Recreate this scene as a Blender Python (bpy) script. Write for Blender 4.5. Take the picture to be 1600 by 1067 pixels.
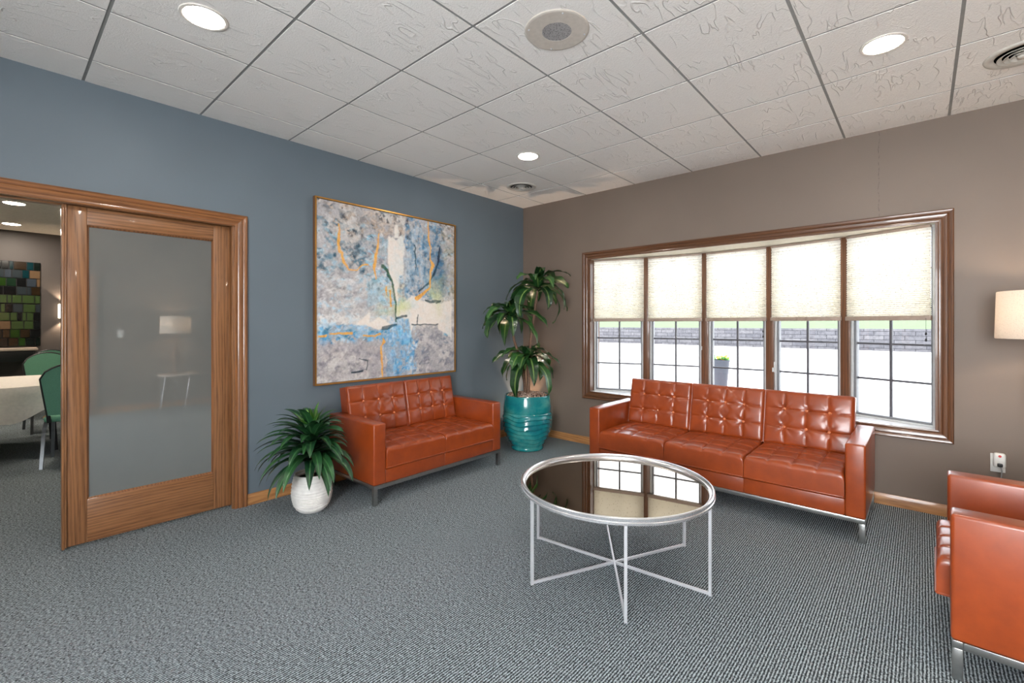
import bpy, bmesh, math, random
import numpy as np
from mathutils import Vector, Matrix
PI = math.pi
R = math.radians
random.seed(7)
for _o in list(bpy.data.objects):
    bpy.data.objects.remove(_o)
S = bpy.context.scene
COL = S.collection

# ------------------------------------------------------------------ camera
H = 2.8606                      # ceiling height
cd = bpy.data.cameras.new('camera')
cam = bpy.data.objects.new('camera', cd)
COL.objects.link(cam)
cd.sensor_fit = 'HORIZONTAL'
cd.sensor_width = 36.0
cd.lens = 719.58 * 36.0 / 1600.0
cd.shift_x = -7.48 / 1600.0
cd.shift_y = -27.45 / 1600.0
cd.clip_start = 0.05
cd.clip_end = 300
cam.location = (3.8442, -4.4979, 1.3764)
cam.rotation_euler = (PI / 2, 0, R(41.3159))
S.camera = cam

# ------------------------------------------------------------------ light
S.view_settings.view_transform = 'Standard'
S.view_settings.look = 'None'
S.view_settings.gamma = 1.0
S.view_settings.use_curve_mapping = False
S.view_settings.exposure = 2.12
wd = bpy.data.worlds.new('sky')
S.world = wd
wd.use_nodes = True
bg = wd.node_tree.nodes['Background']
bg.inputs[0].default_value = (0.86, 0.93, 1.0, 1)
bg.inputs[1].default_value = 1.25
sl = bpy.data.lights.new('sun', 'SUN')
sl.energy = 1.8
sl.angle = R(2)
sl.color = (1.0, 0.96, 0.9)
sun = bpy.data.objects.new('sun', sl)
COL.objects.link(sun)
sun.rotation_euler = Vector((0.25, 0.62, -0.85)).to_track_quat('-Z', 'Y').to_euler()
CAN_E = 34.0        # emission of the recessed lamps
FILL_E = 8.5         # emission of the fill pane added behind the viewer

# ------------------------------------------------------------------ materials
def mat(name):
    m = bpy.data.materials.new(name)
    m.use_nodes = True
    nt = m.node_tree
    nt.nodes.clear()
    out = nt.nodes.new('ShaderNodeOutputMaterial')
    return m, nt, out
def N(nt, kind, **kw):
    n = nt.nodes.new('ShaderNode' + kind)
    for k, v in kw.items():
        if k.startswith('i_'):
            key = k[2:]
            n.inputs[int(key) if key.isdigit() else key.replace('_', ' ')].default_value = v
        else:
            setattr(n, k, v)
    return n
def L(nt, a, b):
    nt.links.new(a, b)
def bsdf(nt, out, color=(0.5, 0.5, 0.5), rough=0.5, metal=0.0, coat=0.0, spec=0.5, sheen=0.0):
    b = nt.nodes.new('ShaderNodeBsdfPrincipled')
    b.inputs['Base Color'].default_value = (*color, 1)
    b.inputs['Roughness'].default_value = rough
    b.inputs['Metallic'].default_value = metal
    b.inputs['Coat Weight'].default_value = coat
    b.inputs['Coat Roughness'].default_value = 0.05
    b.inputs['Specular IOR Level'].default_value = spec
    L(nt, b.outputs[0], out.inputs[0])
    return b
def ramp(nt, stops, interp='LINEAR'):
    r = nt.nodes.new('ShaderNodeValToRGB')
    r.color_ramp.interpolation = interp
    els = r.color_ramp.elements
    while len(els) < len(stops):
        els.new(0.5)
    for e, (p, c) in zip(els, stops):
        e.position = p
        e.color = (*c, 1) if len(c) == 3 else c
    return r
def math_(nt, op, a, b=None, clamp=False):
    n = nt.nodes.new('ShaderNodeMath')
    n.operation = op
    n.use_clamp = clamp
    for i, v in enumerate((a, b)):
        if v is None:
            continue
        if isinstance(v, (int, float)):
            n.inputs[i].default_value = v
        else:
            L(nt, v, n.inputs[i])
    return n.outputs[0]
def coords(nt, scale=(1, 1, 1), kind='Object'):
    tc = nt.nodes.new('ShaderNodeTexCoord')
    mp = nt.nodes.new('ShaderNodeMapping')
    mp.inputs['Scale'].default_value = scale
    L(nt, tc.outputs[kind], mp.inputs[0])
    return mp.outputs[0]
def noise(nt, vec, scale, detail=2.0, rough=0.5, dist=0.0):
    n = nt.nodes.new('ShaderNodeTexNoise')
    n.inputs['Scale'].default_value = scale
    n.inputs['Detail'].default_value = detail
    n.inputs['Roughness'].default_value = rough
    n.inputs['Distortion'].default_value = dist
    if vec is not None:
        L(nt, vec, n.inputs['Vector'])
    return n
def bump(nt, b, h, strength, dist=0.01):
    n = nt.nodes.new('ShaderNodeBump')
    n.inputs['Strength'].default_value = strength
    n.inputs['Distance'].default_value = dist
    L(nt, h, n.inputs['Height'])
    L(nt, n.outputs[0], b.inputs['Normal'])
    return n
def s2l(*c):
    return tuple(((x / 255 + 0.055) / 1.055) ** 2.4 if x > 10 else x / 255 / 12.92 for x in c)

def plain(name, color, rough=0.5, metal=0.0, coat=0.0, nz=0.06, nscale=40, bmp=0.0):
    m, nt, out = mat(name)
    b = bsdf(nt, out, color, rough, metal, coat)
    v = coords(nt)
    n = noise(nt, v, nscale, 3)
    r = ramp(nt, [(0.3, tuple(c * (1 - nz) for c in color)), (0.7, tuple(min(1, c * (1 + nz)) for c in color))])
    L(nt, n.outputs[0], r.inputs[0])
    L(nt, r.outputs[0], b.inputs['Base Color'])
    if bmp:
        bump(nt, b, n.outputs[0], bmp, 0.003)
    return m
def paint_mat(name, color):
    m, nt, out = mat(name)
    b = bsdf(nt, out, color, 0.55)
    v = coords(nt)
    n = noise(nt, v, 180, 3, 0.6)
    n2 = noise(nt, v, 1.6, 2)
    r = ramp(nt, [(0.3, tuple(c * 0.95 for c in color)), (0.7, tuple(c * 1.05 for c in color))])
    L(nt, n2.outputs[0], r.inputs[0])
    L(nt, r.outputs[0], b.inputs['Base Color'])
    bump(nt, b, n.outputs[0], 0.25, 0.002)
    return m
def wood(name, light, dark, axis='z', rough=0.35, coat=0.25, fine=1.0):
    m, nt, out = mat(name)
    b = bsdf(nt, out, light, rough, 0, coat)
    sc = {'x': (1.6, 30, 30), 'y': (30, 1.6, 30), 'z': (30, 30, 1.6)}[axis]
    v = coords(nt, sc)
    big = noise(nt, v, 0.9 * fine, 3, 0.5, 0.8)
    wv = nt.nodes.new('ShaderNodeTexWave')
    wv.wave_type = 'RINGS'
    wv.rings_direction = 'SPHERICAL'
    wv.inputs['Scale'].default_value = 0.55 * fine
    wv.inputs['Distortion'].default_value = 9.0
    wv.inputs['Detail'].default_value = 3.0
    L(nt, v, wv.inputs[0])
    sc2 = tuple(s * (7 if s > 5 else 2) for s in sc)
    fn = noise(nt, coords(nt, sc2), 1.0, 4, 0.6)
    a = math_(nt, 'MULTIPLY', wv.outputs[1], 0.28)
    c = math_(nt, 'MULTIPLY', fn.outputs[0], 0.75)
    d = math_(nt, 'MULTIPLY', big.outputs[0], 0.35)
    pore = noise(nt, coords(nt, tuple(s * (16 if s > 5 else 5) for s in sc)), 1.0, 2, 0.5)
    pk = math_(nt, 'MULTIPLY', math_(nt, 'SUBTRACT', 0.44, pore.outputs[0], True), 2.2)
    h = math_(nt, 'SUBTRACT', math_(nt, 'ADD', math_(nt, 'ADD', a, c), d), pk)
    r = ramp(nt, [(0.28, dark), (0.5, tuple((x + y) / 2 for x, y in zip(light, dark))), (0.85, light)])
    L(nt, h, r.inputs[0])
    L(nt, r.outputs[0], b.inputs['Base Color'])
    bump(nt, b, h, 0.08, 0.002)
    return m
def emit(name, color, strength):
    m, nt, out = mat(name)
    e = nt.nodes.new('ShaderNodeEmission')
    e.inputs[0].default_value = (*color, 1)
    e.inputs[1].default_value = strength
    L(nt, e.outputs[0], out.inputs[0])
    return m

M = {}
M['blue'] = paint_mat('blue_grey_wall_paint', s2l(101, 113, 122))
def cracked(name, color):
    m = paint_mat(name, color)
    nt = m.node_tree
    b = next(x for x in nt.nodes if x.type == 'BSDF_PRINCIPLED')
    src = b.inputs['Base Color'].links[0].from_socket
    tc = nt.nodes.new('ShaderNodeTexCoord')
    sx = nt.nodes.new('ShaderNodeSeparateXYZ')
    L(nt, tc.outputs['Object'], sx.inputs[0])
    wz = noise(nt, tc.outputs['Object'], 14, 3)
    d = math_(nt, 'ABSOLUTE', math_(nt, 'SUBTRACT', math_(nt, 'ADD', sx.outputs[0], math_(nt, 'MULTIPLY', wz.outputs[0], 0.03)), 3.597 + 0.015))
    k = math_(nt, 'SUBTRACT', 1.0, math_(nt, 'MULTIPLY', d, 420.0), True)
    k = math_(nt, 'MULTIPLY', k, math_(nt, 'GREATER_THAN', sx.outputs[2], 2.195))
    gn = noise(nt, tc.outputs['Object'], 45, 2)
    k = math_(nt, 'MULTIPLY', k, math_(nt, 'MULTIPLY', math_(nt, 'SUBTRACT', gn.outputs[0], 0.42), 6.0, True))
    mx = nt.nodes.new('ShaderNodeMix')
    mx.data_type = 'RGBA'
    L(nt, k, mx.inputs[0])
    L(nt, src, mx.inputs[6])
    mx.inputs[7].default_value = (*s2l(52, 42, 36), 1)
    L(nt, mx.outputs[2], b.inputs['Base Color'])
    return m
M['cracked'] = cracked('taupe_wall_paint_with_crack', s2l(116, 102, 91))
M['brown'] = paint_mat('taupe_wall_paint', s2l(116, 102, 91))
M['grey_wall'] = paint_mat('dark_grey_wall_paint', s2l(92, 86, 84))
M['plain_ceiling'] = plain('plain_ceiling_paint', s2l(228, 222, 212), 0.8)
OAK_L, OAK_D = s2l(150, 104, 67), s2l(78, 48, 30)
for ax in 'xyz':
    M['oak_' + ax] = wood('oak_' + ax, OAK_L, OAK_D, ax)
    M['casing_' + ax] = wood('casing_oak_' + ax, s2l(146, 96, 58), s2l(66, 40, 24), ax, 0.3, 0.4)
    M['base_' + ax] = wood('baseboard_oak_' + ax, s2l(188, 136, 86), s2l(120, 74, 42), ax)
    M['wincase_' + ax] = wood('window_casing_oak_' + ax, s2l(106, 70, 45), s2l(56, 34, 22), ax, 0.3, 0.4)
    M['walnut_' + ax] = wood('window_oak_' + ax, s2l(112, 74, 48), s2l(60, 36, 23), ax, 0.4, 0.2)
M['white_plastic'] = plain('white_plastic', s2l(225, 225, 222), 0.35)
M['black_plastic'] = plain('black_plastic', s2l(22, 22, 24), 0.4)
M['grey_cord'] = plain('grey_cord', s2l(150, 150, 150), 0.5)
M['vinyl'] = plain('grey_vinyl_sash', s2l(120, 122, 126), 0.4)
M['vinyl_light'] = plain('pale_vinyl_frame', s2l(190, 192, 192), 0.4)
M['muntin'] = plain('dark_grey_muntin', s2l(84, 84, 90), 0.45)
M['sill'] = plain('white_laminate_sill', s2l(222, 224, 226), 0.16, 0, 0.3)
M['bow_head'] = plain('cream_head_board', s2l(236, 230, 214), 0.6)
M['steel'] = plain('brushed_steel', s2l(176, 176, 174), 0.28, 1.0)
M['silver'] = plain('silver_paint', s2l(212, 213, 218), 0.32, 0.45, 0, 0.02)
M['rim_silver'] = plain('silver_leaf_rim', s2l(222, 222, 224), 0.24, 0.8, 0, 0.02)
M['mirror'] = plain('bronze_mirror', (0.37, 0.32, 0.265), 0.015, 1.0, 0, 0.0)
M['gold'] = plain('gold_frame', s2l(196, 146, 78), 0.32, 0.85)
M['bronze_side'] = plain('brown_frame_side', s2l(112, 78, 52), 0.5)
M['tbar'] = plain('ceiling_grid_metal', s2l(138, 138, 136), 0.6)
M['tile_white'] = plain('white_trim', s2l(218, 212, 204), 0.5)
M['speaker_plate'] = plain('speaker_plate_enamel', s2l(196, 188, 178), 0.5)
M['vent_white'] = plain('vent_enamel', s2l(200, 196, 188), 0.5)
M['vent_dark'] = plain('vent_throat', s2l(30, 30, 28), 0.8)
M['white_ceramic'] = plain('white_ceramic', s2l(232, 230, 226), 0.38)
M['stem'] = plain('plant_stem', s2l(112, 84, 66), 0.7, 0, 0, 0.3, 60, 0.4)
M['soil'] = plain('dark_soil', s2l(44, 36, 30), 0.9, 0, 0, 0.4, 80, 0.5)
M['cloth'] = plain('white_table_linen', s2l(228, 220, 210), 0.8)
M['green_fabric'] = plain('green_chair_fabric', s2l(98, 152, 126), 0.8, 0, 0, 0.12, 200, 0.2)
M['tan'] = plain('tan_piping', s2l(150, 122, 80), 0.7)
M['chair_frame'] = plain('black_chair_frame', s2l(26, 27, 28), 0.4)
M['chair_steel'] = plain('grey_steel_leg', s2l(120, 124, 128), 0.35, 0.8)
M['pavement'] = plain('pale_concrete', (0.78, 0.77, 0.76), 0.9, 0, 0, 0.03, 6)
M['planter'] = plain('slate_planter', s2l(46, 50, 61), 0.6)
M['petals'] = plain('yellow_petals', s2l(240, 200, 40), 0.6)
M['buffet_top'] = plain('pale_laminate', s2l(186, 170, 156), 0.5)
M['can'] = emit('lamp_diffuser', (1.0, 0.91, 0.81), CAN_E)
M['can_dim'] = emit('dim_lamp_diffuser', (1.0, 0.88, 0.74), 60)
M['fill_pane'] = emit('fill_light_pane', (0.93, 0.97, 1.0), FILL_E)  # glow of the unseen window added for fill
M['sconce_glow'] = emit('sconce_glow', (1.0, 0.78, 0.55), 0.8)
M['red_mark'] = plain('red_mark', s2l(200, 60, 60), 0.5)

def leather():
    m, nt, out = mat('cognac_leather')
    b = bsdf(nt, out, s2l(150, 60, 25), 0.34, 0, 0.3)
    b.inputs['Coat Roughness'].default_value = 0.14
    v = coords(nt)
    n = noise(nt, v, 9, 4, 0.6)
    r = ramp(nt, [(0.3, s2l(132, 54, 18)), (0.7, s2l(154, 66, 22))])
    L(nt, n.outputs[0], r.inputs[0])
    L(nt, r.outputs[0], b.inputs['Base Color'])
    g = noise(nt, v, 260, 3, 0.6)
    bump(nt, b, g.outputs[0], 0.06, 0.002)
    return m
M['leather'] = leather()
M['button'] = plain('highlit_leather_button', s2l(204, 116, 74), 0.25, 0, 0.4)  # paler than the leather: shiny highlights put into the button colour

def carpet():
    m, nt, out = mat('ribbed_loop_carpet')
    b = bsdf(nt, out, (0.2, 0.22, 0.22), 0.95, spec=0.15)
    v = coords(nt)
    sx = nt.nodes.new('ShaderNodeSeparateXYZ')
    L(nt, v, sx.inputs[0])
    wob = noise(nt, v, 30, 2)
    x = math_(nt, 'ADD', sx.outputs[0], math_(nt, 'MULTIPLY', wob.outputs[0], 0.004))
    rib = math_(nt, 'SINE', math_(nt, 'MULTIPLY', x, 2 * PI / 0.0115))
    loop = noise(nt, coords(nt, (230, 120, 100)), 1.0, 2, 0.6)
    loop2 = noise(nt, coords(nt, (60, 60, 60)), 1.0, 2, 0.6)
    h = math_(nt, 'ADD', math_(nt, 'MULTIPLY', rib, 0.46), math_(nt, 'MULTIPLY', math_(nt, 'SUBTRACT', loop.outputs[0], 0.5), 2.6))
    mid_ = noise(nt, coords(nt, (95, 70, 80)), 1.0, 1, 0.5)
    h = math_(nt, 'ADD', h, math_(nt, 'MULTIPLY', math_(nt, 'SUBTRACT', mid_.outputs[0], 0.5), 1.25))
    h = math_(nt, 'ADD', h, 0.5)
    r = ramp(nt, [(0.05, s2l(46, 54, 58)), (0.45, s2l(118, 126, 130)), (0.95, s2l(200, 208, 212))])
    L(nt, h, r.inputs[0])
    spk = ramp(nt, [(0.30, s2l(132, 92, 84)), (0.36, s2l(124, 126, 128)), (0.62, s2l(124, 126, 128)), (0.70, s2l(102, 122, 116))])
    L(nt, loop2.outputs[0], spk.inputs[0])
    mx = nt.nodes.new('ShaderNodeMix')
    mx.data_type = 'RGBA'
    mx.blend_type = 'OVERLAY'
    mx.inputs[0].default_value = 0.55
    L(nt, r.outputs[0], mx.inputs[6])
    L(nt, spk.outputs[0], mx.inputs[7])
    L(nt, mx.outputs[2], b.inputs['Base Color'])
    bump(nt, b, h, 0.5, 0.004)
    return m
M['carpet'] = carpet()

def tile_mat():
    m, nt, out = mat('crinkled_ceiling_tile')
    col = s2l(236, 233, 229)
    b = bsdf(nt, out, col, 0.85, spec=0.2)
    v = coords(nt)
    hs = None
    for rot, sc_, off, th in ((0.9, (10.0, 3.0, 1), 0.0, 0.46), (2.2, (12.0, 3.4, 1), 7.3, 0.50)):
        mp = nt.nodes.new('ShaderNodeMapping')
        mp.inputs['Scale'].default_value = sc_
        mp.inputs['Rotation'].default_value = (0, 0, rot)
        mp.inputs['Location'].default_value = (off, off, off)
        L(nt, v, mp.inputs[0])
        vo = noise(nt, mp.outputs[0], 1.0, 2.0, 0.45, 0.5)
        d = math_(nt, 'ABSOLUTE', math_(nt, 'SUBTRACT', vo.outputs[0], 0.5))
        ridge = math_(nt, 'SUBTRACT', 1.0, math_(nt, 'MULTIPLY', d, 62.0), True)
        mp2 = nt.nodes.new('ShaderNodeMapping')
        mp2.inputs['Location'].default_value = (off * 2, 1, 1)
        L(nt, v, mp2.inputs[0])
        msk = noise(nt, mp2.outputs[0], 5.5, 1)
        mk = math_(nt, 'MULTIPLY', math_(nt, 'SUBTRACT', msk.outputs[0], th), 6.0, True)
        ridge = math_(nt, 'MULTIPLY', ridge, mk)
        hs = ridge if hs is None else math_(nt, 'ADD', hs, ridge)
    grain = noise(nt, v, 110, 3, 0.7)
    h = math_(nt, 'ADD', math_(nt, 'MULTIPLY', hs, 1.5), math_(nt, 'MULTIPLY', grain.outputs[0], 1.2))
    bump(nt, b, h, 0.8, 0.0036)
    return m
M['tile'] = tile_mat()

def glass_mat(name, rough=0.0):
    m, nt, out = mat(name)
    t = nt.nodes.new('ShaderNodeBsdfTransparent')
    g = nt.nodes.new('ShaderNodeBsdfGlossy')
    g.inputs['Roughness'].default_value = rough
    lw = nt.nodes.new('ShaderNodeLayerWeight')
    lw.inputs[0].default_value = 0.5
    mx = nt.nodes.new('ShaderNodeMixShader')
    L(nt, math_(nt, 'ADD', math_(nt, 'MULTIPLY', math_(nt, 'POWER', lw.outputs[1], 5.0), 0.9), 0.04, True), mx.inputs[0])
    L(nt, t.outputs[0], mx.inputs[1])
    L(nt, g.outputs[0], mx.inputs[2])
    L(nt, mx.outputs[0], out.inputs[0])
    return m
M['glass'] = glass_mat('clear_window_glass')
def frosted():
    m, nt, out = mat('frosted_door_glass')
    d = nt.nodes.new('ShaderNodeBsdfDiffuse')
    d.inputs[0].default_value = (*s2l(122, 132, 130), 1)
    n = noise(nt, coords(nt), 3, 3)
    r = ramp(nt, [(0.3, s2l(122, 126, 124)), (0.7, s2l(128, 131, 128))])
    L(nt, n.outputs[0], r.inputs[0])
    L(nt, r.outputs[0], d.inputs[0])
    t = nt.nodes.new('ShaderNodeBsdfTranslucent')
    t.inputs[0].default_value = (*s2l(110, 118, 118), 1)
    g = nt.nodes.new('ShaderNodeBsdfGlossy')
    g.inputs['Roughness'].default_value = 0.01
    m1 = nt.nodes.new('ShaderNodeMixShader')
    m1.inputs[0].default_value = 0.25
    L(nt, d.outputs[0], m1.inputs[1])
    L(nt, t.outputs[0], m1.inputs[2])
    fr = nt.nodes.new('ShaderNodeFresnel')
    fr.inputs[0].default_value = 1.6
    m2 = nt.nodes.new('ShaderNodeMixShader')
    L(nt, math_(nt, 'ADD', fr.outputs[0], 0.18, True), m2.inputs[0])
    L(nt, m1.outputs[0], m2.inputs[1])
    L(nt, g.outputs[0], m2.inputs[2])
    L(nt, m2.outputs[0], out.inputs[0])
    return m
M['frosted'] = frosted()
def translucent(name, col, tr, speck=False):
    m, nt, out = mat(name)
    d = nt.nodes.new('ShaderNodeBsdfDiffuse')
    t = nt.nodes.new('ShaderNodeBsdfTranslucent')
    v = coords(nt)
    if speck:
        n = nt.nodes.new('ShaderNodeTexVoronoi')
        n.inputs['Scale'].default_value = 62
        L(nt, coords(nt, (1, 0, 1)), n.inputs['Vector'])
        r = ramp(nt, [(0.15, tuple(c * 0.6 for c in col)), (0.22, col)])
    else:
        n = noise(nt, v, 160, 2, 0.5)
        r = ramp(nt, [(0.36, tuple(c * 0.86 for c in col)), (0.46, col)])
    L(nt, n.outputs[0], r.inputs[0])
    L(nt, r.outputs[0], d.inputs[0])
    L(nt, r.outputs[0], t.inputs[0])
    mx = nt.nodes.new('ShaderNodeMixShader')
    mx.inputs[0].default_value = tr
    L(nt, d.outputs[0], mx.inputs[1])
    L(nt, t.outputs[0], mx.inputs[2])
    L(nt, mx.outputs[0], out.inputs[0])
    return m
M['blind'] = translucent('pleated_blind_fabric', (0.92, 0.885, 0.80), 0.42, True)
M['shade'] = translucent('linen_lamp_shade', s2l(222, 214, 204), 0.35)
M['blind_rail'] = plain('taupe_blind_rail', s2l(158, 140, 126), 0.5)

def leaf_mat(name, base, dark, rib):
    m, nt, out = mat(name)
    b = bsdf(nt, out, base, 0.32, 0, 0.15)
    uv = nt.nodes.new('ShaderNodeUVMap')
    sx = nt.nodes.new('ShaderNodeSeparateXYZ')
    L(nt, uv.outputs[0], sx.inputs[0])
    dd = math_(nt, 'ABSOLUTE', math_(nt, 'SUBTRACT', sx.outputs[0], 0.5))
    v = coords(nt, (1, 1, 1))
    n = noise(nt, v, 26, 3)
    geo = nt.nodes.new('ShaderNodeNewGeometry')
    f = math_(nt, 'ADD', math_(nt, 'MULTIPLY', n.outputs[0], 0.6), math_(nt, 'MULTIPLY', geo.outputs['Random Per Island'], 0.4))
    r = ramp(nt, [(0.25, dark), (0.75, base)])
    L(nt, f, r.inputs[0])
    k = ramp(nt, [(0.02, (1, 1, 1)), (0.09, (0, 0, 0))])
    L(nt, dd, k.inputs[0])
    mx = nt.nodes.new('ShaderNodeMix')
    mx.data_type = 'RGBA'
    L(nt, math_(nt, 'MULTIPLY', k.outputs[0], 0.75), mx.inputs[0])
    L(nt, r.outputs[0], mx.inputs[6])
    mx.inputs[7].default_value = (*rib, 1)
    L(nt, mx.outputs[2], b.inputs['Base Color'])
    vein = math_(nt, 'SINE', math_(nt, 'MULTIPLY', sx.outputs[0], 60.0))
    bump(nt, b, vein, 0.15, 0.002)
    return m
M['leaf_dark'] = leaf_mat('dark_green_leaf', s2l(44, 92, 50), s2l(16, 46, 30), s2l(82, 134, 80))
M['leaf_new'] = leaf_mat('fresh_green_leaf', s2l(96, 150, 56), s2l(48, 104, 44), s2l(176, 196, 110))
M['leaf_corn'] = leaf_mat('corn_plant_leaf', s2l(52, 98, 46), s2l(18, 46, 24), s2l(126, 156, 82))
def teal():
    m, nt, out = mat('teal_glaze')
    b = bsdf(nt, out, s2l(30, 128, 132), 0.14, 0, 0.5)
    v = coords(nt)
    n = noise(nt, v, 5, 4, 0.6)
    r = ramp(nt, [(0.25, s2l(6, 96, 112)), (0.5, s2l(24, 128, 132)), (0.75, s2l(80, 158, 148))])
    L(nt, n.outputs[0], r.inputs[0])
    L(nt, r.outputs[0], b.inputs['Base Color'])
    return m
M['teal'] = teal()
def gravel_mat():
    m, nt, out = mat('pea_gravel')
    b = bsdf(nt, out, s2l(170, 140, 120), 0.8)
    geo = nt.nodes.new('ShaderNodeNewGeometry')
    r = ramp(nt, [(0.0, s2l(120, 92, 78)), (0.4, s2l(176, 140, 120)), (0.7, s2l(202, 180, 162)), (1.0, s2l(140, 120, 110))])
    L(nt, geo.outputs['Random Per Island'], r.inputs[0])
    L(nt, r.outputs[0], b.inputs['Base Color'])
    return m
M['gravel'] = gravel_mat()
def block_wall():
    m, nt, out = mat('split_face_block')
    b = bsdf(nt, out, s2l(150, 150, 156), 0.9)
    br = nt.nodes.new('ShaderNodeTexBrick')
    br.inputs['Scale'].default_value = 1.0
    br.inputs['Brick Width'].default_value = 0.9
    br.inputs['Row Height'].default_value = 0.24
    br.inputs['Mortar Size'].default_value = 0.014
    br.inputs['Color1'].default_value = (*s2l(80, 80, 86), 1)
    br.inputs['Color2'].default_value = (*s2l(98, 97, 101), 1)
    br.inputs['Mortar'].default_value = (*s2l(34, 34, 40), 1)
    tc = nt.nodes.new('ShaderNodeTexCoord')
    sx = nt.nodes.new('ShaderNodeSeparateXYZ')
    cb = nt.nodes.new('ShaderNodeCombineXYZ')
    L(nt, tc.outputs['Object'], sx.inputs[0])
    L(nt, sx.outputs[0], cb.inputs[0])
    L(nt, sx.outputs[2], cb.inputs[1])
    L(nt, cb.outputs[0], br.inputs[0])
    n = noise(nt, tc.outputs['Object'], 6, 4, 0.7)
    mx = nt.nodes.new('ShaderNodeMix')
    mx.data_type = 'RGBA'
    mx.blend_type = 'MULTIPLY'
    mx.inputs[0].default_value = 0.8
    r = ramp(nt, [(0.3, (0.45, 0.45, 0.48)), (0.6, (1, 1, 1))])
    L(nt, n.outputs[0], r.inputs[0])
    L(nt, br.outputs[0], mx.inputs[6])
    L(nt, r.outputs[0], mx.inputs[7])
    L(nt, mx.outputs[2], b.inputs['Base Color'])
    bump(nt, b, n.outputs[0], 0.6, 0.05)
    return m
M['block'] = block_wall()
def grass_mat():
    m, nt, out = mat('lawn')
    b = bsdf(nt, out, s2l(120, 170, 90), 0.9)
    n = noise(nt, coords(nt, (1, 3, 1)), 1.4, 4, 0.7)
    r = ramp(nt, [(0.3, s2l(68, 84, 52)), (0.7, s2l(88, 102, 70))])
    L(nt, n.outputs[0], r.inputs[0])
    L(nt, r.outputs[0], b.inputs['Base Color'])
    return m
M['lawn'] = grass_mat()
def speaker_grille():
    m, nt, out = mat('perforated_grille')
    b = bsdf(nt, out, s2l(150, 150, 150), 0.5, 0.3)
    vo = nt.nodes.new('ShaderNodeTexVoronoi')
    vo.inputs['Scale'].default_value = 160
    L(nt, coords(nt), vo.inputs[0])
    r = ramp(nt, [(0.2, s2l(70, 70, 72)), (0.4, s2l(172, 170, 170))])
    L(nt, vo.outputs[0], r.inputs[0])
    L(nt, r.outputs[0], b.inputs['Base Color'])
    return m
M['grille'] = speaker_grille()
def vcol(name, attr, rough, coat=0.0, bscale=0):
    m, nt, out = mat(name)
    b = bsdf(nt, out, (0.5, 0.5, 0.5), rough, 0, coat)
    a = nt.nodes.new('ShaderNodeAttribute')
    a.attribute_name = attr
    if bscale:
        n = noise(nt, coords(nt), bscale, 4, 0.7)
        mx = nt.nodes.new('ShaderNodeMix')
        mx.data_type = 'RGBA'
        mx.blend_type = 'OVERLAY'
        mx.inputs[0].default_value = 0.45
        L(nt, a.outputs[0], mx.inputs[6])
        r = ramp(nt, [(0.35, (0.3, 0.3, 0.3)), (0.65, (0.7, 0.7, 0.7))])
        L(nt, n.outputs[0], r.inputs[0])
        L(nt, r.outputs[0], mx.inputs[7])
        L(nt, mx.outputs[2], b.inputs['Base Color'])
        bump(nt, b, n.outputs[0], 0.2, 0.002)
    else:
        L(nt, a.outputs[0], b.inputs['Base Color'])
    return m
M['canvas'] = vcol('painted_canvas', 'paint', 0.6, 0, 45)
M['mosaic'] = vcol('glass_mosaic', 'tint', 0.12, 0.5)

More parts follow.
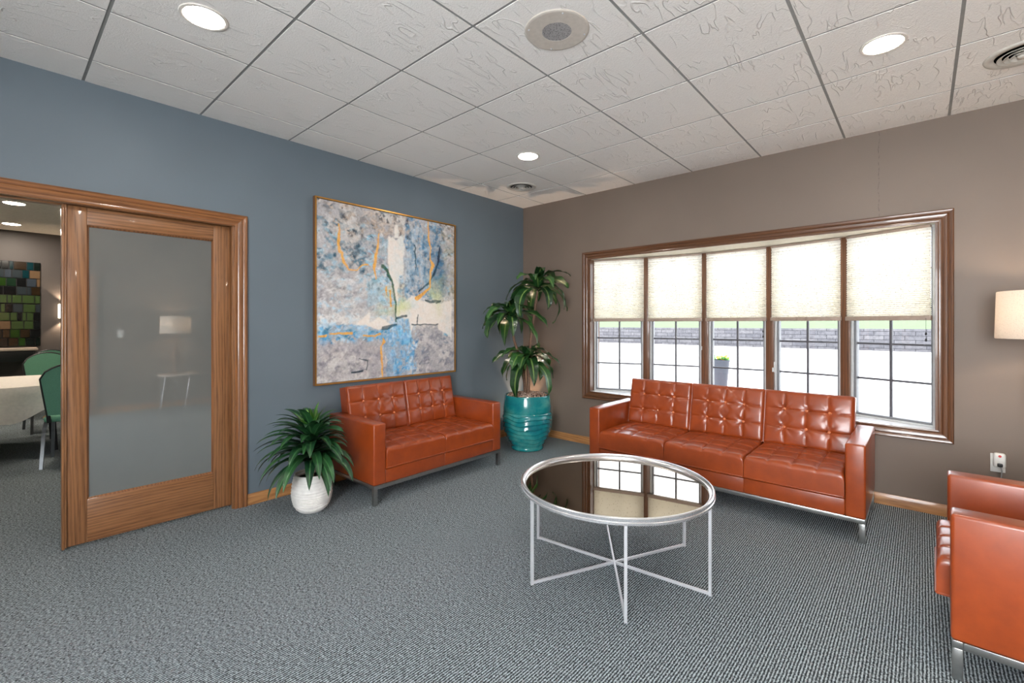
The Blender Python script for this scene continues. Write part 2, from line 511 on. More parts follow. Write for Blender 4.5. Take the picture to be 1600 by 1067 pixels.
# ------------------------------------------------------------------ mesh helpers
class MB:
    def __init__(self):
        self.bm = bmesh.new()
        self.uv = None
    def _xf(self, vs, M4):
        if M4 is not None:
            bmesh.ops.transform(self.bm, matrix=M4, verts=vs)
        return vs
    def box(self, lo, hi, r=0.0, seg=2, M4=None):
        lo, hi = Vector(lo), Vector(hi)
        g = bmesh.ops.create_cube(self.bm, size=1.0)
        vs = g['verts']
        c, d = (lo + hi) / 2, hi - lo
        for v in vs:
            v.co = Vector((v.co.x * d.x + c.x, v.co.y * d.y + c.y, v.co.z * d.z + c.z))
        if r > 0:
            es = list({e for v in vs for e in v.link_edges})
            r = min(r, min(d) * 0.49)
            b = bmesh.ops.bevel(self.bm, geom=es, offset=r, segments=seg, profile=0.5, affect='EDGES')
            vs = list({v for f in b['faces'] for v in f.verts} | {v for v in vs if v.is_valid})
        self._xf(vs, M4)
        return self
    def lathe(self, prof, n=32, M4=None, cap0=True, cap1=True, f=None):
        rows = []
        for (r, z) in prof:
            row = []
            for k in range(n):
                a = 2 * PI * k / n
                rr = r if f is None else f(r, z, a)
                row.append(self.bm.verts.new((rr * math.cos(a), rr * math.sin(a), z)))
            rows.append(row)
        for i in range(len(rows) - 1):
            for k in range(n):
                k2 = (k + 1) % n
                self.bm.faces.new((rows[i][k], rows[i][k2], rows[i + 1][k2], rows[i + 1][k]))
        if cap0:
            self.bm.faces.new(list(reversed(rows[0])))
        if cap1:
            self.bm.faces.new(rows[-1])
        self._xf([v for row in rows for v in row], M4)
        return self
    def tube(self, path, r, n=8, closed=False, square=False, rot=0.0, up=None):
        pts = [Vector(p) for p in path]
        rad = r if isinstance(r, (list, tuple)) else [r] * len(pts)
        if square:
            n = 4
        rows = []
        m = len(pts)
        prev = None
        for i, p in enumerate(pts):
            if closed:
                t = (pts[(i + 1) % m] - pts[i - 1]).normalized()
                a, b2 = (pts[i] - pts[i - 1]).normalized(), (pts[(i + 1) % m] - pts[i]).normalized()
            else:
                a = (pts[i] - pts[i - 1]).normalized() if i > 0 else (pts[1] - pts[0]).normalized()
                b2 = (pts[i + 1] - pts[i]).normalized() if i < m - 1 else a
                t = (a + b2).normalized()
            if prev is None:
                u = Vector(up) if up else (Vector((0, 0, 1)) if abs(t.z) < 0.9 else Vector((1, 0, 0)))
                x = u.cross(t).normalized()
            else:
                x = (prev - t * prev.dot(t)).normalized()
            prev = x
            y = t.cross(x)
            k0 = 1.0 / max(0.5, math.sqrt((1 + max(-0.99, a.dot(b2))) / 2)) if square else 1.0
            row = []
            for k in range(n):
                ang = 2 * PI * k / n + (PI / 4 if square else 0) + rot
                rr = rad[i] * (1.41421 if square else 1.0)
                row.append(self.bm.verts.new(p + (x * math.cos(ang) + y * math.sin(ang)) * rr * (k0 if square else 1)))
            rows.append(row)
        rng = range(m) if closed else range(m - 1)
        for i in rng:
            j = (i + 1) % m
            for k in range(n):
                k2 = (k + 1) % n
                self.bm.faces.new((rows[i][k], rows[i][k2], rows[j][k2], rows[j][k]))
        if not closed:
            self.bm.faces.new(list(reversed(rows[0])))
            self.bm.faces.new(rows[-1])
        return self
    def prism(self, poly, z0, z1, M4=None):
        a = [self.bm.verts.new((x, y, z0)) for x, y in poly]
        b = [self.bm.verts.new((x, y, z1)) for x, y in poly]
        n = len(poly)
        self.bm.faces.new(list(reversed(a)))
        self.bm.faces.new(b)
        for i in range(n):
            j = (i + 1) % n
            self.bm.faces.new((a[i], a[j], b[j], b[i]))
        self._xf(a + b, M4)
        return self
    def sweep(self, corners, prof, fn, closed=False, dirs=None):
        """mitred moulding: corners [(a,b)], prof [(outward, height)], fn(a,b,h)->world"""
        n = len(corners)
        rows = []
        for i, (c, d) in enumerate(zip(corners, dirs)):
            rows.append([self.bm.verts.new(fn(c[0] + d[0] * o, c[1] + d[1] * o, h)) for o, h in prof])
        rng = range(n) if closed else range(n - 1)
        for i in rng:
            j = (i + 1) % n
            for k in range(len(prof) - 1):
                self.bm.faces.new((rows[i][k], rows[j][k], rows[j][k + 1], rows[i][k + 1]))
        if not closed:
            for row in (rows[0], rows[-1]):
                self.bm.faces.new(row)
        return self
    def build(self, name, m, parent=None, smooth=35, M4=None):
        if M4 is not None:
            bmesh.ops.transform(self.bm, matrix=M4, verts=self.bm.verts)
        bmesh.ops.recalc_face_normals(self.bm, faces=self.bm.faces)
        me = bpy.data.meshes.new(name)
        self.bm.to_mesh(me)
        self.bm.free()
        if smooth:
            me.shade_smooth()
            me.set_sharp_from_angle(angle=R(smooth))
        me.materials.append(m)
        o = bpy.data.objects.new(name, me)
        COL.objects.link(o)
        if parent is not None:
            o.parent = parent
        return o
def tag(o, label, cat, group=None, kind=None):
    o['label'] = label
    o['category'] = cat
    if group:
        o['group'] = group
    if kind:
        o['kind'] = kind
    return o
def thing(name, label, cat, loc=(0, 0, 0), rz=0.0, group=None):
    o = bpy.data.objects.new(name, None)
    o.empty_display_size = 0.1
    COL.objects.link(o)
    o.location = loc
    o.rotation_euler = (0, 0, rz)
    return tag(o, label, cat, group)
def struct(o):
    o['kind'] = 'structure'
    return o
def copy_tree(o, parent=None):
    c = o.copy()
    COL.objects.link(c)
    c.parent = parent
    for ch in [x for x in o.children]:
        copy_tree(ch, c)
    return c
def T(x, y, z):
    return Matrix.Translation((x, y, z))
def RZ(a):
    return Matrix.Rotation(a, 4, 'Z')
def RX(a):
    return Matrix.Rotation(a, 4, 'X')

# ------------------------------------------------------------------ room shell
XR, YF = 5.45, -6.6            # right wall, wall behind the viewer
DX = -7.0                      # far wall of the dining room
DY0, DY1 = -9.0, 1.2           # its side walls
WT = 0.15
DO0, DO1, DH = -5.30, -3.311, 2.105        # door opening
f = MB()
f.box((DX - 0.2, DY0 - 0.2, -0.1), (XR + 0.2, DY1 + 0.2, 0.0))
f.bm.faces.ensure_lookup_table()
fl = struct(f.build('floor', M['carpet'], smooth=0))

w = MB()
w.box((-WT, -3.285, 0), (0, 0.0, H + 0.1)).box((-WT, DO0 - 0.02, DH + 0.02), (0, -3.285, H + 0.1)).box((-WT, YF - 0.1, 0), (0, DO0 - 0.02, H + 0.1))
struct(w.build('wall_left', M['blue'], smooth=0))
wx0, wx1, wz0, wz1 = 0.995, 3.93, 0.61, 2.11
w = MB()
w.box((-WT, 0, -0.3), (wx0, WT, H + 0.1)).box((wx1, 0, -0.3), (XR + 0.1, WT, H + 0.1))
w.box((wx0, 0, wz1 + 0.051), (wx1, WT, H + 0.1)).box((wx0, 0, -0.3), (wx1, WT, wz0 - 0.041))
struct(w.build('wall_back', M['cracked'], smooth=0))
struct(MB().box((XR, YF - 0.1, 0), (XR + 0.1, 0, H + 0.1)).build('wall_right', M['brown'], smooth=0))
FW = (3.3, 5.3, 0.75, 2.4)      # opening for the added, unseen fill window x0 x1 z0 z1
w = MB()
w.box((0, YF - 0.12, 0), (FW[0], YF, H + 0.1)).box((FW[1], YF - 0.12, 0), (XR, YF, H + 0.1))
w.box((FW[0], YF - 0.12, FW[3]), (FW[1], YF, H + 0.1)).box((FW[0], YF - 0.12, 0), (FW[1], YF, FW[2]))
struct(w.build('wall_front', M['brown'], smooth=0))
w = MB().box((DX - 0.1, DY0, 0), (DX, DY1, H + 0.1))
struct(w.build('wall_far', M['grey_wall'], smooth=0))
struct(MB().box((DX, DY1, 0), (-WT, DY1 + 0.1, H + 0.1)).build('wall_far_right', M['grey_wall'], smooth=0))
struct(MB().box((DX, DY0 - 0.1, 0), (-WT, DY0, H + 0.1)).build('wall_far_left', M['grey_wall'], smooth=0))
struct(MB().box((-WT - 0.01, DY0, 0), (-WT - 0.002, DO0 - 0.09, H)).box((-WT - 0.01, -3.22, 0), (-WT - 0.002, DY1, H)).box((-WT - 0.01, DO0 - 0.09, DH + 0.09), (-WT - 0.002, -3.22, H)).build('wall_dining_side', M['grey_wall'], smooth=0))
struct(MB().box((DX, DY0, H), (-WT, DY1, H + 0.1)).build('ceiling', M['plain_ceiling'], smooth=0))

# tiled ceiling of the lounge: lay-in tiles that hang a little below a metal grid
G = 0.6096
gx0, gy0 = 0.3339, -0.4771
xs = [0.0] + [gx0 + k * G for k in range(9)]
xs = [x for x in xs if x < XR - 0.05] + [XR]
ys = [0.0] + [gy0 - k * G for k in range(11)]
ys = [y for y in ys if y > YF + 0.05] + [YF]
t = MB()
gap = 0.0078
for i in range(len(xs) - 1):
    for j in range(len(ys) - 1):
        a0 = xs[i] + (0 if i == 0 else gap)
        a1 = xs[i + 1] - (0 if i == len(xs) - 2 else gap)
        b0 = ys[j + 1] + (0 if j == len(ys) - 2 else gap)
        b1 = ys[j] - (0 if j == 0 else gap)
        t.box((a0, b0, H), (a1, b1, H + 0.016))
ceil = struct(t.build('ceiling', M['tile'], smooth=0))
g = MB().box((0, YF, H + 0.003), (XR, 0, H + 0.03))
g.build('ceiling_grid', M['tbar'], ceil, smooth=0)
struct(MB().box((-WT, YF - 0.1, H + 0.08), (XR + 0.1, WT, H + 0.2)).build('roof', M['plain_ceiling'], smooth=0))

# baseboards
bprof = [(0.0, 0.0), (0.0, 0.014), (0.055, 0.014), (0.072, 0.009), (0.082, 0.006), (0.083, 0.0)]
def baseboard(name, p0, p1, nrm, m):
    b = MB()
    p0, p1, nrm = Vector(p0), Vector(p1), Vector(nrm)
    rows = [[b.bm.verts.new(p + Vector((0, 0, z)) + nrm * h) for z, h in bprof] for p in (p0, p1)]
    for k in range(len(bprof) - 1):
        b.bm.faces.new((rows[0][k], rows[1][k], rows[1][k + 1], rows[0][k + 1]))
    b.bm.faces.new(rows[0])
    b.bm.faces.new(rows[1])
    return struct(b.build(name, m))
baseboard('baseboard_left', (0, -3.229, 0), (0, 0, 0), (1, 0, 0), M['base_y'])
baseboard('baseboard_back', (0.014, 0, 0), (XR, 0, 0), (0, -1, 0), M['base_x'])
baseboard('baseboard_right', (XR, YF, 0), (XR, -0.014, 0), (-1, 0, 0), M['base_y'])
baseboard('baseboard_far', (DX, DY0, 0), (DX, DY1, 0), (1, 0, 0), M['walnut_y'])

# door casing, mitred, open at the floor
cprof = [(0.0, 0.0), (0.0, 0.010), (0.012, 0.014), (0.020, 0.012), (0.030, 0.019), (0.048, 0.021), (0.054, 0.015), (0.062, 0.022), (0.076, 0.024), (0.083, 0.020), (0.083, 0.0)]
def jamb(name, corners, dirs, fn, prof, mats, closed=False):
    n = len(corners)
    rng = range(n) if closed else range(n - 1)
    for i in rng:
        j = (i + 1) % n
        b = MB().sweep([corners[i], corners[j]], prof, fn, False, [dirs[i], dirs[j]])
        struct(b.build(name(i), mats[i]))
cn = [0]
def trim_name(i):
    cn[0] += 1
    return 'trim_%d' % cn[0]
jamb(trim_name, [(DO1, 0), (DO1, DH), (DO0, DH), (DO0, 0)], [(1, 0), (1, 1), (-1, 1), (-1, 0)], lambda a, b, h: (h, a, b), cprof, [M['casing_z'], M['casing_y'], M['casing_z']])
jamb(trim_name, [(DO1, 0), (DO1, DH), (DO0, DH), (DO0, 0)], [(1, 0), (1, 1), (-1, 1), (-1, 0)], lambda a, b, h: (-WT - h, a, b), cprof, [M['casing_z'], M['casing_y'], M['casing_z']])
# jamb linings either side of the pocket slot
b = MB()
b.box((-0.034, DO1 - 0.012, 0), (0, -3.285, DH + 0.02), 0.002).box((-WT, DO1 - 0.012, 0), (-0.098, -3.285, DH + 0.02), 0.002)
struct(b.build(trim_name(0), M['oak_z']))
b = MB()
b.box((-0.034, DO0, DH - 0.004), (0, DO1 - 0.012, DH + 0.02), 0.002).box((-WT, DO0, DH - 0.004), (-0.098, DO1 - 0.012, DH + 0.02), 0.002)
b.box((-WT, DO0 - 0.02, 0), (0, DO0, DH + 0.02), 0.002)
struct(b.build(trim_name(0), M['oak_y']))

# sliding door
def sliding_door():
    x0, x1 = -0.088, -0.044
    y0, y1, z0, z1 = -4.212, -3.318, 0.022, 2.098
    gy0_, gy1_, gz0, gz1 = -4.112, -3.432, 0.286, 1.990
    d = bpy.data.objects.new('door_1', None)
    COL.objects.link(d)
    d.location = (-0.066, y0, 0)
    struct(d)
    Mo = T(0.066, -y0, 0)
    MB().box((x0, y0, z0), (x1, gy0_, z1), 0.003).build('stile', M['oak_z'], d, M4=Mo)
    MB().box((x0, gy1_, z0), (x1, y1, z1), 0.003).build('stile', M['oak_z'], d, M4=Mo)
    MB().box((x0, gy0_, z0), (x1, gy1_, gz0), 0.003).build('rail', M['oak_y'], d, M4=Mo)
    MB().box((x0, gy0_, gz1), (x1, gy1_, z1), 0.003).build('rail', M['oak_y'], d, M4=Mo)
    e = MB().box((x0 - 0.008, y0 - 0.014, z0 - 0.008), (x1 + 0.012, y0, z1), 0.004)
    e.box((x1, y0, z0), (x1 + 0.012, y0 + 0.008, z1), 0.002)
    e.build('edge_strip', M['oak_z'], d, M4=Mo)
    g = MB().box((-0.070, gy0_ - 0.006, gz0 - 0.006), (-0.062, gy1_ + 0.006, gz1 + 0.006))
    g.build('glass_panel', M['frosted'], d, smooth=0, M4=Mo)
    # bevelled glazing bead around the pane
    b = MB()
    bp = [(0.0, x1 - 0.001), (-0.006, x1 - 0.006), (-0.010, -0.062)]
    b.sweep([(gy0_, gz0), (gy1_, gz0), (gy1_, gz1), (gy0_, gz1)], bp, lambda a, c, h: (h, a, c), True, [(-1, -1), (1, -1), (1, 1), (-1, 1)])
    b.build('glazing_bead', M['casing_z'], d, M4=Mo)
    return d
sliding_door()

# ------------------------------------------------------------------ bow window
UW, ANG = 0.605, [20, 10, 0, -10, -20]
bow = [(0.995, 0.06)]
for a in ANG:
    bow.append((bow[-1][0] + UW * math.cos(R(a)), bow[-1][1] + UW * math.sin(R(a))))
jamb(trim_name, [(wx0 - 0.002, wz0), (wx1 + 0.002, wz0), (wx1 + 0.002, wz1), (wx0 - 0.002, wz1)], [(-1, -1), (1, -1), (1, 1), (-1, 1)],
     lambda a, b, h: (a, -h, b), [(o_ * 1.02, h_) for o_, h_ in cprof], [M['wincase_x'], M['wincase_z'], M['wincase_x'], M['wincase_z']], True)
OUT = 0.16
poly = [(wx0, 0.001)] + [(x, y + OUT) for x, y in bow] + [(wx1, 0.001)]
struct(MB().prism(poly, wz0 - 0.04, wz0).build(trim_name(0), M['sill'], smooth=0))
struct(MB().prism(poly, wz1, wz1 + 0.05).build(trim_name(0), M['bow_head'], smooth=0))
struct(MB().prism([(x, y + 0.02) for x, y in poly], wz1 + 0.05, wz1 + 0.12).build('bow_roof', M['plain_ceiling'], smooth=0))
# side jamb boards
struct(MB().box((wx0 - 0.001, -0.004, wz0), (wx0 + 0.012, 0.2, wz1)).build(trim_name(0), M['walnut_z'], smooth=0))
struct(MB().box((wx1 - 0.012, -0.004, wz0), (wx1 + 0.001, 0.2, wz1)).build(trim_name(0), M['walnut_z'], smooth=0))
# mullion posts
for k in range(1, 5):
    x, y = bow[k]
    a = R((ANG[k - 1] + ANG[k]) / 2)
    struct(MB().box((-0.034, -0.012, wz0), (0.034, 0.11, wz1), 0.004, M4=T(x, y, 0) @ RZ(a)).build(trim_name(0), M['walnut_z']))
bl_names = ['leftmost window bay, nearest the corner plant', 'second window bay from the left', 'middle window bay, above the outdoor planter', 'second window bay from the right', 'rightmost window bay, nearest the lamp']
for k in range(5):
    (xa, ya), (xb, yb) = bow[k], bow[k + 1]
    a = R(ANG[k])
    hw = UW / 2
    M4 = T((xa + xb) / 2, (ya + yb) / 2, 0) @ RZ(a)
    wn = bpy.data.objects.new('window_%d' % (k + 1), None)
    COL.objects.link(wn)
    wn.matrix_world = M4
    struct(wn)
    e0, e1 = -hw + 0.034, hw - 0.034
    if k == 0:
        e0 = -hw + 0.02
    if k == 4:
        e1 = hw - 0.012
    fz0, fz1 = wz0, wz1
    # outer vinyl frame
    b = MB()
    for (x0_, x1_, z0_, z1_) in ((e0, e0 + 0.016, fz0, fz1), (e1 - 0.016, e1, fz0, fz1), (e0 + 0.016, e1 - 0.016, fz0, fz0 + 0.014), (e0 + 0.016, e1 - 0.016, fz1 - 0.014, fz1)):
        b.box((x0_, 0.01, z0_), (x1_, 0.09, z1_), 0.002)
    b.build('frame', M['vinyl_light'], wn)
    b = MB()
    s0, s1, sz0, sz1 = e0 + 0.016, e1 - 0.016, fz0 + 0.014, fz1 - 0.014
    t_ = 0.017
    for (x0_, x1_, z0_, z1_) in ((s0, s0 + t_, sz0, sz1), (s1 - t_, s1, sz0, sz1), (s0 + t_, s1 - t_, sz0, sz0 + t_), (s0 + t_, s1 - t_, sz1 - t_, sz1)):
        b.box((x0_, 0.03, z0_), (x1_, 0.08, z1_), 0.003)
    b.build('sash', M['vinyl'], wn)
    g = MB().box((s0 + t_ - 0.003, 0.052, sz0 + t_ - 0.003), (s1 - t_ + 0.003, 0.056, sz1 - t_ + 0.003))
    g.build('glass', M['glass'], wn, smooth=0)
    MB().box((-0.0095, 0.045, sz0 + t_), (0.0095, 0.062, sz1 - t_), 0.003).build('muntin', M['muntin'], wn)
    for z in (0.928, 1.216, 1.504, 1.792):
        MB().box((s0 + t_, 0.046, z - 0.0085), (s1 - t_, 0.061, z + 0.0085), 0.003).build('muntin', M['muntin'], wn)
    if k in (1, 3):
        lx = e0 - 0.004 if k == 3 else e1 + 0.004
        for z in ((0.97,) if k == 3 else (1.55, 1.15)):
            MB().box((lx - 0.009, -0.002, z - 0.05), (lx + 0.009, 0.012, z + 0.05), 0.004).box((lx - 0.004, -0.024, z - 0.045), (lx + 0.004, -0.002, z - 0.005), 0.003).build('latch', M['vinyl_light'], wn)
    # pleated shade hung in front of the sash
    bt = thing('window_blind', 'cream pleated blind in the ' + bl_names[k], 'blind', group='pleated blinds of the bow window')
    bt.matrix_world = M4
    q0, q1 = -hw + 0.026, hw - 0.026
    if k == 0:
        q0 = -hw + 0.028
    if k == 4:
        q1 = hw - 0.022
    zt, zb = 2.088, 1.437
    MB().box((q0, -0.052, zt - 0.002), (q1, -0.016, zt + 0.018), 0.003).build('head_rail', M['blind_rail'], bt)
    MB().box((q0 - 0.004, -0.054, 1.403), (q1 + 0.004, -0.014, zb), 0.004).build('bottom_rail', M['blind_rail'], bt)
    b = MB()
    npl = 36
    pts = []
    for i in range(npl * 2 + 1):
        # pleats open at the top, gathered towards the bottom rail
        u = i / (npl * 2)
        z = zt + (zb - zt) * (u ** 0.82)
        amp = 0.005 + 0.009 * u
        pts.append((-0.034 + (amp if i % 2 else -amp), z))
    rows = [[b.bm.verts.new((x, y, z)) for (y, z) in pts] for x in (q0, q1)]
    for i in range(len(pts) - 1):
        b.bm.faces.new((rows[0][i], rows[1][i], rows[1][i + 1], rows[0][i + 1]))
    b.build('pleated_fabric', M['blind'], bt, smooth=0)
    if k in (2, 4):
        cx_ = q1 - 0.022
        MB().tube([(cx_, -0.056, 1.42), (cx_, -0.056, 1.27)], 0.0011, 5).build('pull_cord', M['black_plastic'], bt)
        for z in (1.305, 1.258):
            MB().lathe([(0.002, z + 0.012), (0.006, z + 0.004), (0.0065, z - 0.008), (0.003, z - 0.011)], 10, T(cx_, -0.056, 0)).build('cord_tassel', M['black_plastic'], bt)

# unseen window added behind the viewer, its glowing pane gives frontal fill
wn = bpy.data.objects.new('window_6', None)
COL.objects.link(wn)
wn.location = (0, YF, 0)
struct(wn)
b = MB()
for (x0_, x1_, z0_, z1_) in ((FW[0], FW[0] + 0.06, FW[2], FW[3]), (FW[1] - 0.06, FW[1], FW[2], FW[3]), (FW[0] + 0.06, FW[1] - 0.06, FW[2], FW[2] + 0.06), (FW[0] + 0.06, FW[1] - 0.06, FW[3] - 0.06, FW[3]), (4.27, 4.33, FW[2] + 0.06, FW[3] - 0.06)):
    b.box((x0_, -0.1, z0_), (x1_, 0.0, z1_), 0.004)
b.build('frame', M['walnut_z'], wn)
MB().box((FW[0] + 0.06, -0.07, FW[2] + 0.06), (FW[1] - 0.06, -0.06, FW[3] - 0.06)).build('glowing_fill_pane', M['fill_pane'], wn, smooth=0)
# white cased doorway on the right wall (mirrored faintly in the door glass)
dn = bpy.data.objects.new('door_2', None)
COL.objects.link(dn)
dn.location = (XR, -3.95, 0)
struct(dn)
MB().box((-0.03, -0.42, 0), (-0.002, 0.42, 2.04), 0.004).build('door_leaf', M['oak_z'], dn)
b = MB()
b.box((-0.035, -0.51, 0), (-0.001, -0.42, 2.13), 0.006).box((-0.035, 0.42, 0), (-0.001, 0.51, 2.13), 0.006).box((-0.035, -0.42, 2.04), (-0.001, 0.42, 2.13), 0.006)
b.build('casing', M['oak_z'], dn)
ls = tag(MB().box((XR - 0.008, -3.22, 1.16), (XR, -3.14, 1.28), 0.003).build('light_switch', M['white_plastic']), 'white light switch plate on the right wall beside the oak door', 'switch')

# ------------------------------------------------------------------ outdoors
struct(MB().box((-70, WT + 0.02, -0.35), (70, 90, -0.15)).build('pavement', M['pavement'], smooth=0))
struct(MB().box((-60, 28.6, -0.15), (60, 29.2, 1.10), 0.03).build('retaining_wall', M['block']))
b = MB()
pr = [(29.2, 1.02), (40, 1.55), (60, 2.9), (88, 5.2)]
rows = [[b.bm.verts.new((x, y, z)) for (y, z) in pr] + [b.bm.verts.new((x, 88, -0.15)), b.bm.verts.new((x, 29.2, -0.15))] for x in (-65, 65)]
n_ = len(rows[0])
for i in range(n_):
    j = (i + 1) % n_
    b.bm.faces.new((rows[0][i], rows[1][i], rows[1][j], rows[0][j]))
b.bm.faces.new(rows[0])
b.bm.faces.new(rows[1])
struct(b.build('grass_bank', M['lawn'], smooth=0))
pt = thing('flower_planter', 'tall slate grey tapered planter of yellow flowers outside the middle window bay', 'planter', (0.31, 6.75, -0.15))
MB().lathe([(0.13, 0), (0.135, 0.01), (0.19, 0.64), (0.2, 0.66), (0.2, 0.69), (0.18, 0.69), (0.175, 0.62)], 28).build('pot', M['planter'], pt)
b, c = MB(), MB()
for k in range(40):
    a, r_ = random.uniform(0, 2 * PI), 0.17 * math.sqrt(random.random())
    z = 0.69 + random.uniform(0, 0.1)
    Mx = T(r_ * math.cos(a), r_ * math.sin(a), z) @ Matrix.Rotation(random.uniform(0, PI), 4, random.choice('XYZ'))
    if k % 2:
        b.lathe([(0.004, -0.006), (0.03, 0.0), (0.022, 0.012), (0.004, 0.014)], 7, Mx)
    else:
        c.lathe([(0.004, -0.006), (0.045, 0.0), (0.02, 0.01)], 6, Mx)
b.build('flowers', M['petals'], pt)
c.build('foliage', M['leaf_new'], pt)
MB().lathe([(0.172, 0.60), (0.17, 0.67)], 24).build('soil', M['soil'], pt)

# ------------------------------------------------------------------ tufted leather seating
def cushion(w, h, t, r, cols, rows, puff, buttons, crown=0.0, seed=0):
    """tufted pad: x across, y along, z out of the face; back at z=0"""
    rnd = random.Random(seed)
    def line(n, size):
        s = set(np.round(np.linspace(0, size, n + 1), 5))
        for q in (0.06, 0.22, 0.5):
            s.add(round(r * q, 5))
            s.add(round(size - r * q, 5))
        return sorted(s)
    X, Y = line(cols * 14, w), line(rows * 14, h)
    btn = [(w * i / cols, h * j / rows) for i in range(1, cols) for j in range(1, rows)] if buttons else []
    ph = [(rnd.uniform(0, 6.28), rnd.uniform(0.6, 1.5), rnd.choice((5, 6, 7))) for _ in btn]
    jit = [[rnd.uniform(0.8, 1.2) for _ in range(rows)] for _ in range(cols)]
    def z(x, y):
        cu, cv = x / w * cols, y / h * rows
        i, j = min(cols - 1, int(cu)), min(rows - 1, int(cv))
        su, sv = abs(math.sin(PI * cu)), abs(math.sin(PI * cv))
        zz = t - puff + puff * jit[i][j] * (su ** 0.2) * (sv ** 0.2)
        u, v = 2 * x / w - 1, 2 * y / h - 1
        zz += crown * (1 - u * u) * (1 - v * v)
        for (bx, by), (p, am, k) in zip(btn, ph):
            dx, dy = x - bx, y - by
            d2 = dx * dx + dy * dy
            if d2 < 0.02:
                d = math.sqrt(d2)
                zz -= 0.008 * math.exp(-d2 / 0.0009)
                zz += 0.0042 * am * math.cos(k * math.atan2(dy, dx) + p) * math.exp(-d2 / 0.0032) * min(1, d / 0.02)
        for d in (min(x, w - x), min(y, h - y)):
            if d < r:
                zz -= r - math.sqrt(max(0, r * r - (r - d) ** 2))
        return zz
    m = MB()
    V = [[m.bm.verts.new((x - w / 2, y, max(0.004, z(x, y)))) for y in Y] for x in X]
    nx, ny = len(X), len(Y)
    for i in range(nx - 1):
        for j in range(ny - 1):
            m.bm.faces.new((V[i][j], V[i + 1][j], V[i + 1][j + 1], V[i][j + 1]))
    border = [V[i][0] for i in range(nx)] + [V[nx - 1][j] for j in range(1, ny)] + [V[i][ny - 1] for i in range(nx - 2, -1, -1)] + [V[0][j] for j in range(ny - 2, 0, -1)]
    back = [m.bm.verts.new((v.co.x, v.co.y, 0)) for v in border]
    n = len(border)
    for i in range(n):
        j = (i + 1) % n
        m.bm.faces.new((border[i], back[i], back[j], border[j]))
    m.bm.faces.new(back)
    bz = [(bx - w / 2, by, t - puff - 0.003 + crown * 0.7) for bx, by in btn]
    return m, bz
def rr_path(w, h, z, r, n=5):
    P_ = []
    for cx_, cy_, a0 in ((w / 2 - r, r, -PI / 2), (w / 2 - r, h - r, 0), (-w / 2 + r, h - r, PI / 2), (-w / 2 + r, r, PI)):
        for k in range(n + 1):
            a = a0 + PI / 2 * k / n
            P_.append((cx_ + r * math.cos(a), cy_ + r * math.sin(a), z))
    return P_
def sofa(name, label, cat, W, D, seats, loc, rz, seed, seat_out=0.0, AT=0.617):
    t = thing(name, label, cat, loc, rz)
    AW, B0 = 0.108, 0.152
    hw = W / 2
    for s in (-1, 1):
        x0, x1 = (-hw, -hw + AW) if s < 0 else (hw - AW, hw)
        MB().box((x0, 0, B0), (x1, D - 0.02, AT), 0.013, 3).build('arm', M['leather'], t, 50)
        # stitched seam along the arm's front edges
    inn = W - 2 * AW
    ap = MB()
    for k in range(seats):
        ap.box((-inn / 2 + inn * k / seats, 0.008, B0), (-inn / 2 + inn * (k + 1) / seats, D - 0.06, 0.258), 0.006, 2)
    ap.build('apron', M['leather'], t, 50)
    MB().box((-inn / 2, D - 0.085, 0.262), (inn / 2, D - 0.02, 0.60), 0.012, 2).build('back_panel', M['leather'], t, 50)
    cw = inn / seats
    sd = 0.60
    for k in range(seats):
        cx_ = -inn / 2 + cw * (k + 0.5)
        m, _ = cushion(cw - 0.004, sd + seat_out, 0.160, 0.026, 4, 4, 0.014, False, 0.016, seed + k)
        sc = m.build('seat_cushion', M['leather'], t, 40, T(cx_, -0.006 - seat_out, 0.266))
        p = MB().tube(rr_path(cw - 0.006, sd + seat_out - 0.002, 0.006, 0.008, 3), 0.0042, 6, True)
        p.build('piping', M['leather'], sc, 60, T(cx_, -0.008 - seat_out, 0.266))
        # back cushion leaning on the back panel
        bh, bt_ = 0.425, 0.125
        m, bz = cushion(cw - 0.004, bh, bt_, 0.022, 4, 3, 0.008, True, 0.014, seed + 10 + k)
        lean = R(90 - 11.5)
        # local z of the cushion must face the front (-y): rotate about x
        Mb = T(cx_, 0.52 + bt_ * 0.98, 0.398) @ RX(R(-11.5)) @ Matrix(((1, 0, 0, 0), (0, 0, -1, 0), (0, 1, 0, 0), (0, 0, 0, 1)))
        bc = m.build('back_cushion', M['leather'], t, 40, Mb)
        p = MB().tube(rr_path(cw - 0.006, bh - 0.002, bt_ - 0.022, 0.01, 3), 0.0045, 6, True)
        p.build('piping', M['leather'], bc, 60, Mb)
        for (bx, by, bz_) in bz:
            MB().lathe([(0.0115, -0.004), (0.0115, 0.003), (0.008, 0.007), (0.002, 0.0085)], 10, T(bx, by, bz_)).build('button', M['button'], bc, 60, Mb)
    # steel rail and legs
    b = MB()
    z0, z1 = 0.122, 0.1515
    b.box((-hw + 0.004, 0.004, z0), (hw - 0.004, 0.036, z1), 0.002).box((-hw + 0.004, D - 0.06, z0), (hw - 0.004, D - 0.028, z1), 0.002)
    b.box((-hw + 0.004, 0.036, z0), (-hw + 0.036, D - 0.06, z1), 0.002).box((hw - 0.036, 0.036, z0), (hw - 0.004, D - 0.06, z1), 0.002)
    b.build('base_rail', M['steel'], t)
    for sx_ in (-1, 1):
        for y0_ in (0.004, D - 0.06):
            xa = sx_ * (hw - 0.02)
            MB().box((xa - 0.016, y0_, 0.0), (xa + 0.016, y0_ + 0.032, z0), 0.002).build('leg', M['steel'], t)
    return t
sofa('sofa', 'long three-seat cognac leather sofa with tufted cushions under the window', 'sofa', 2.017, 0.755, 3, (2.5755, -0.91, 0), 0.0, 1)
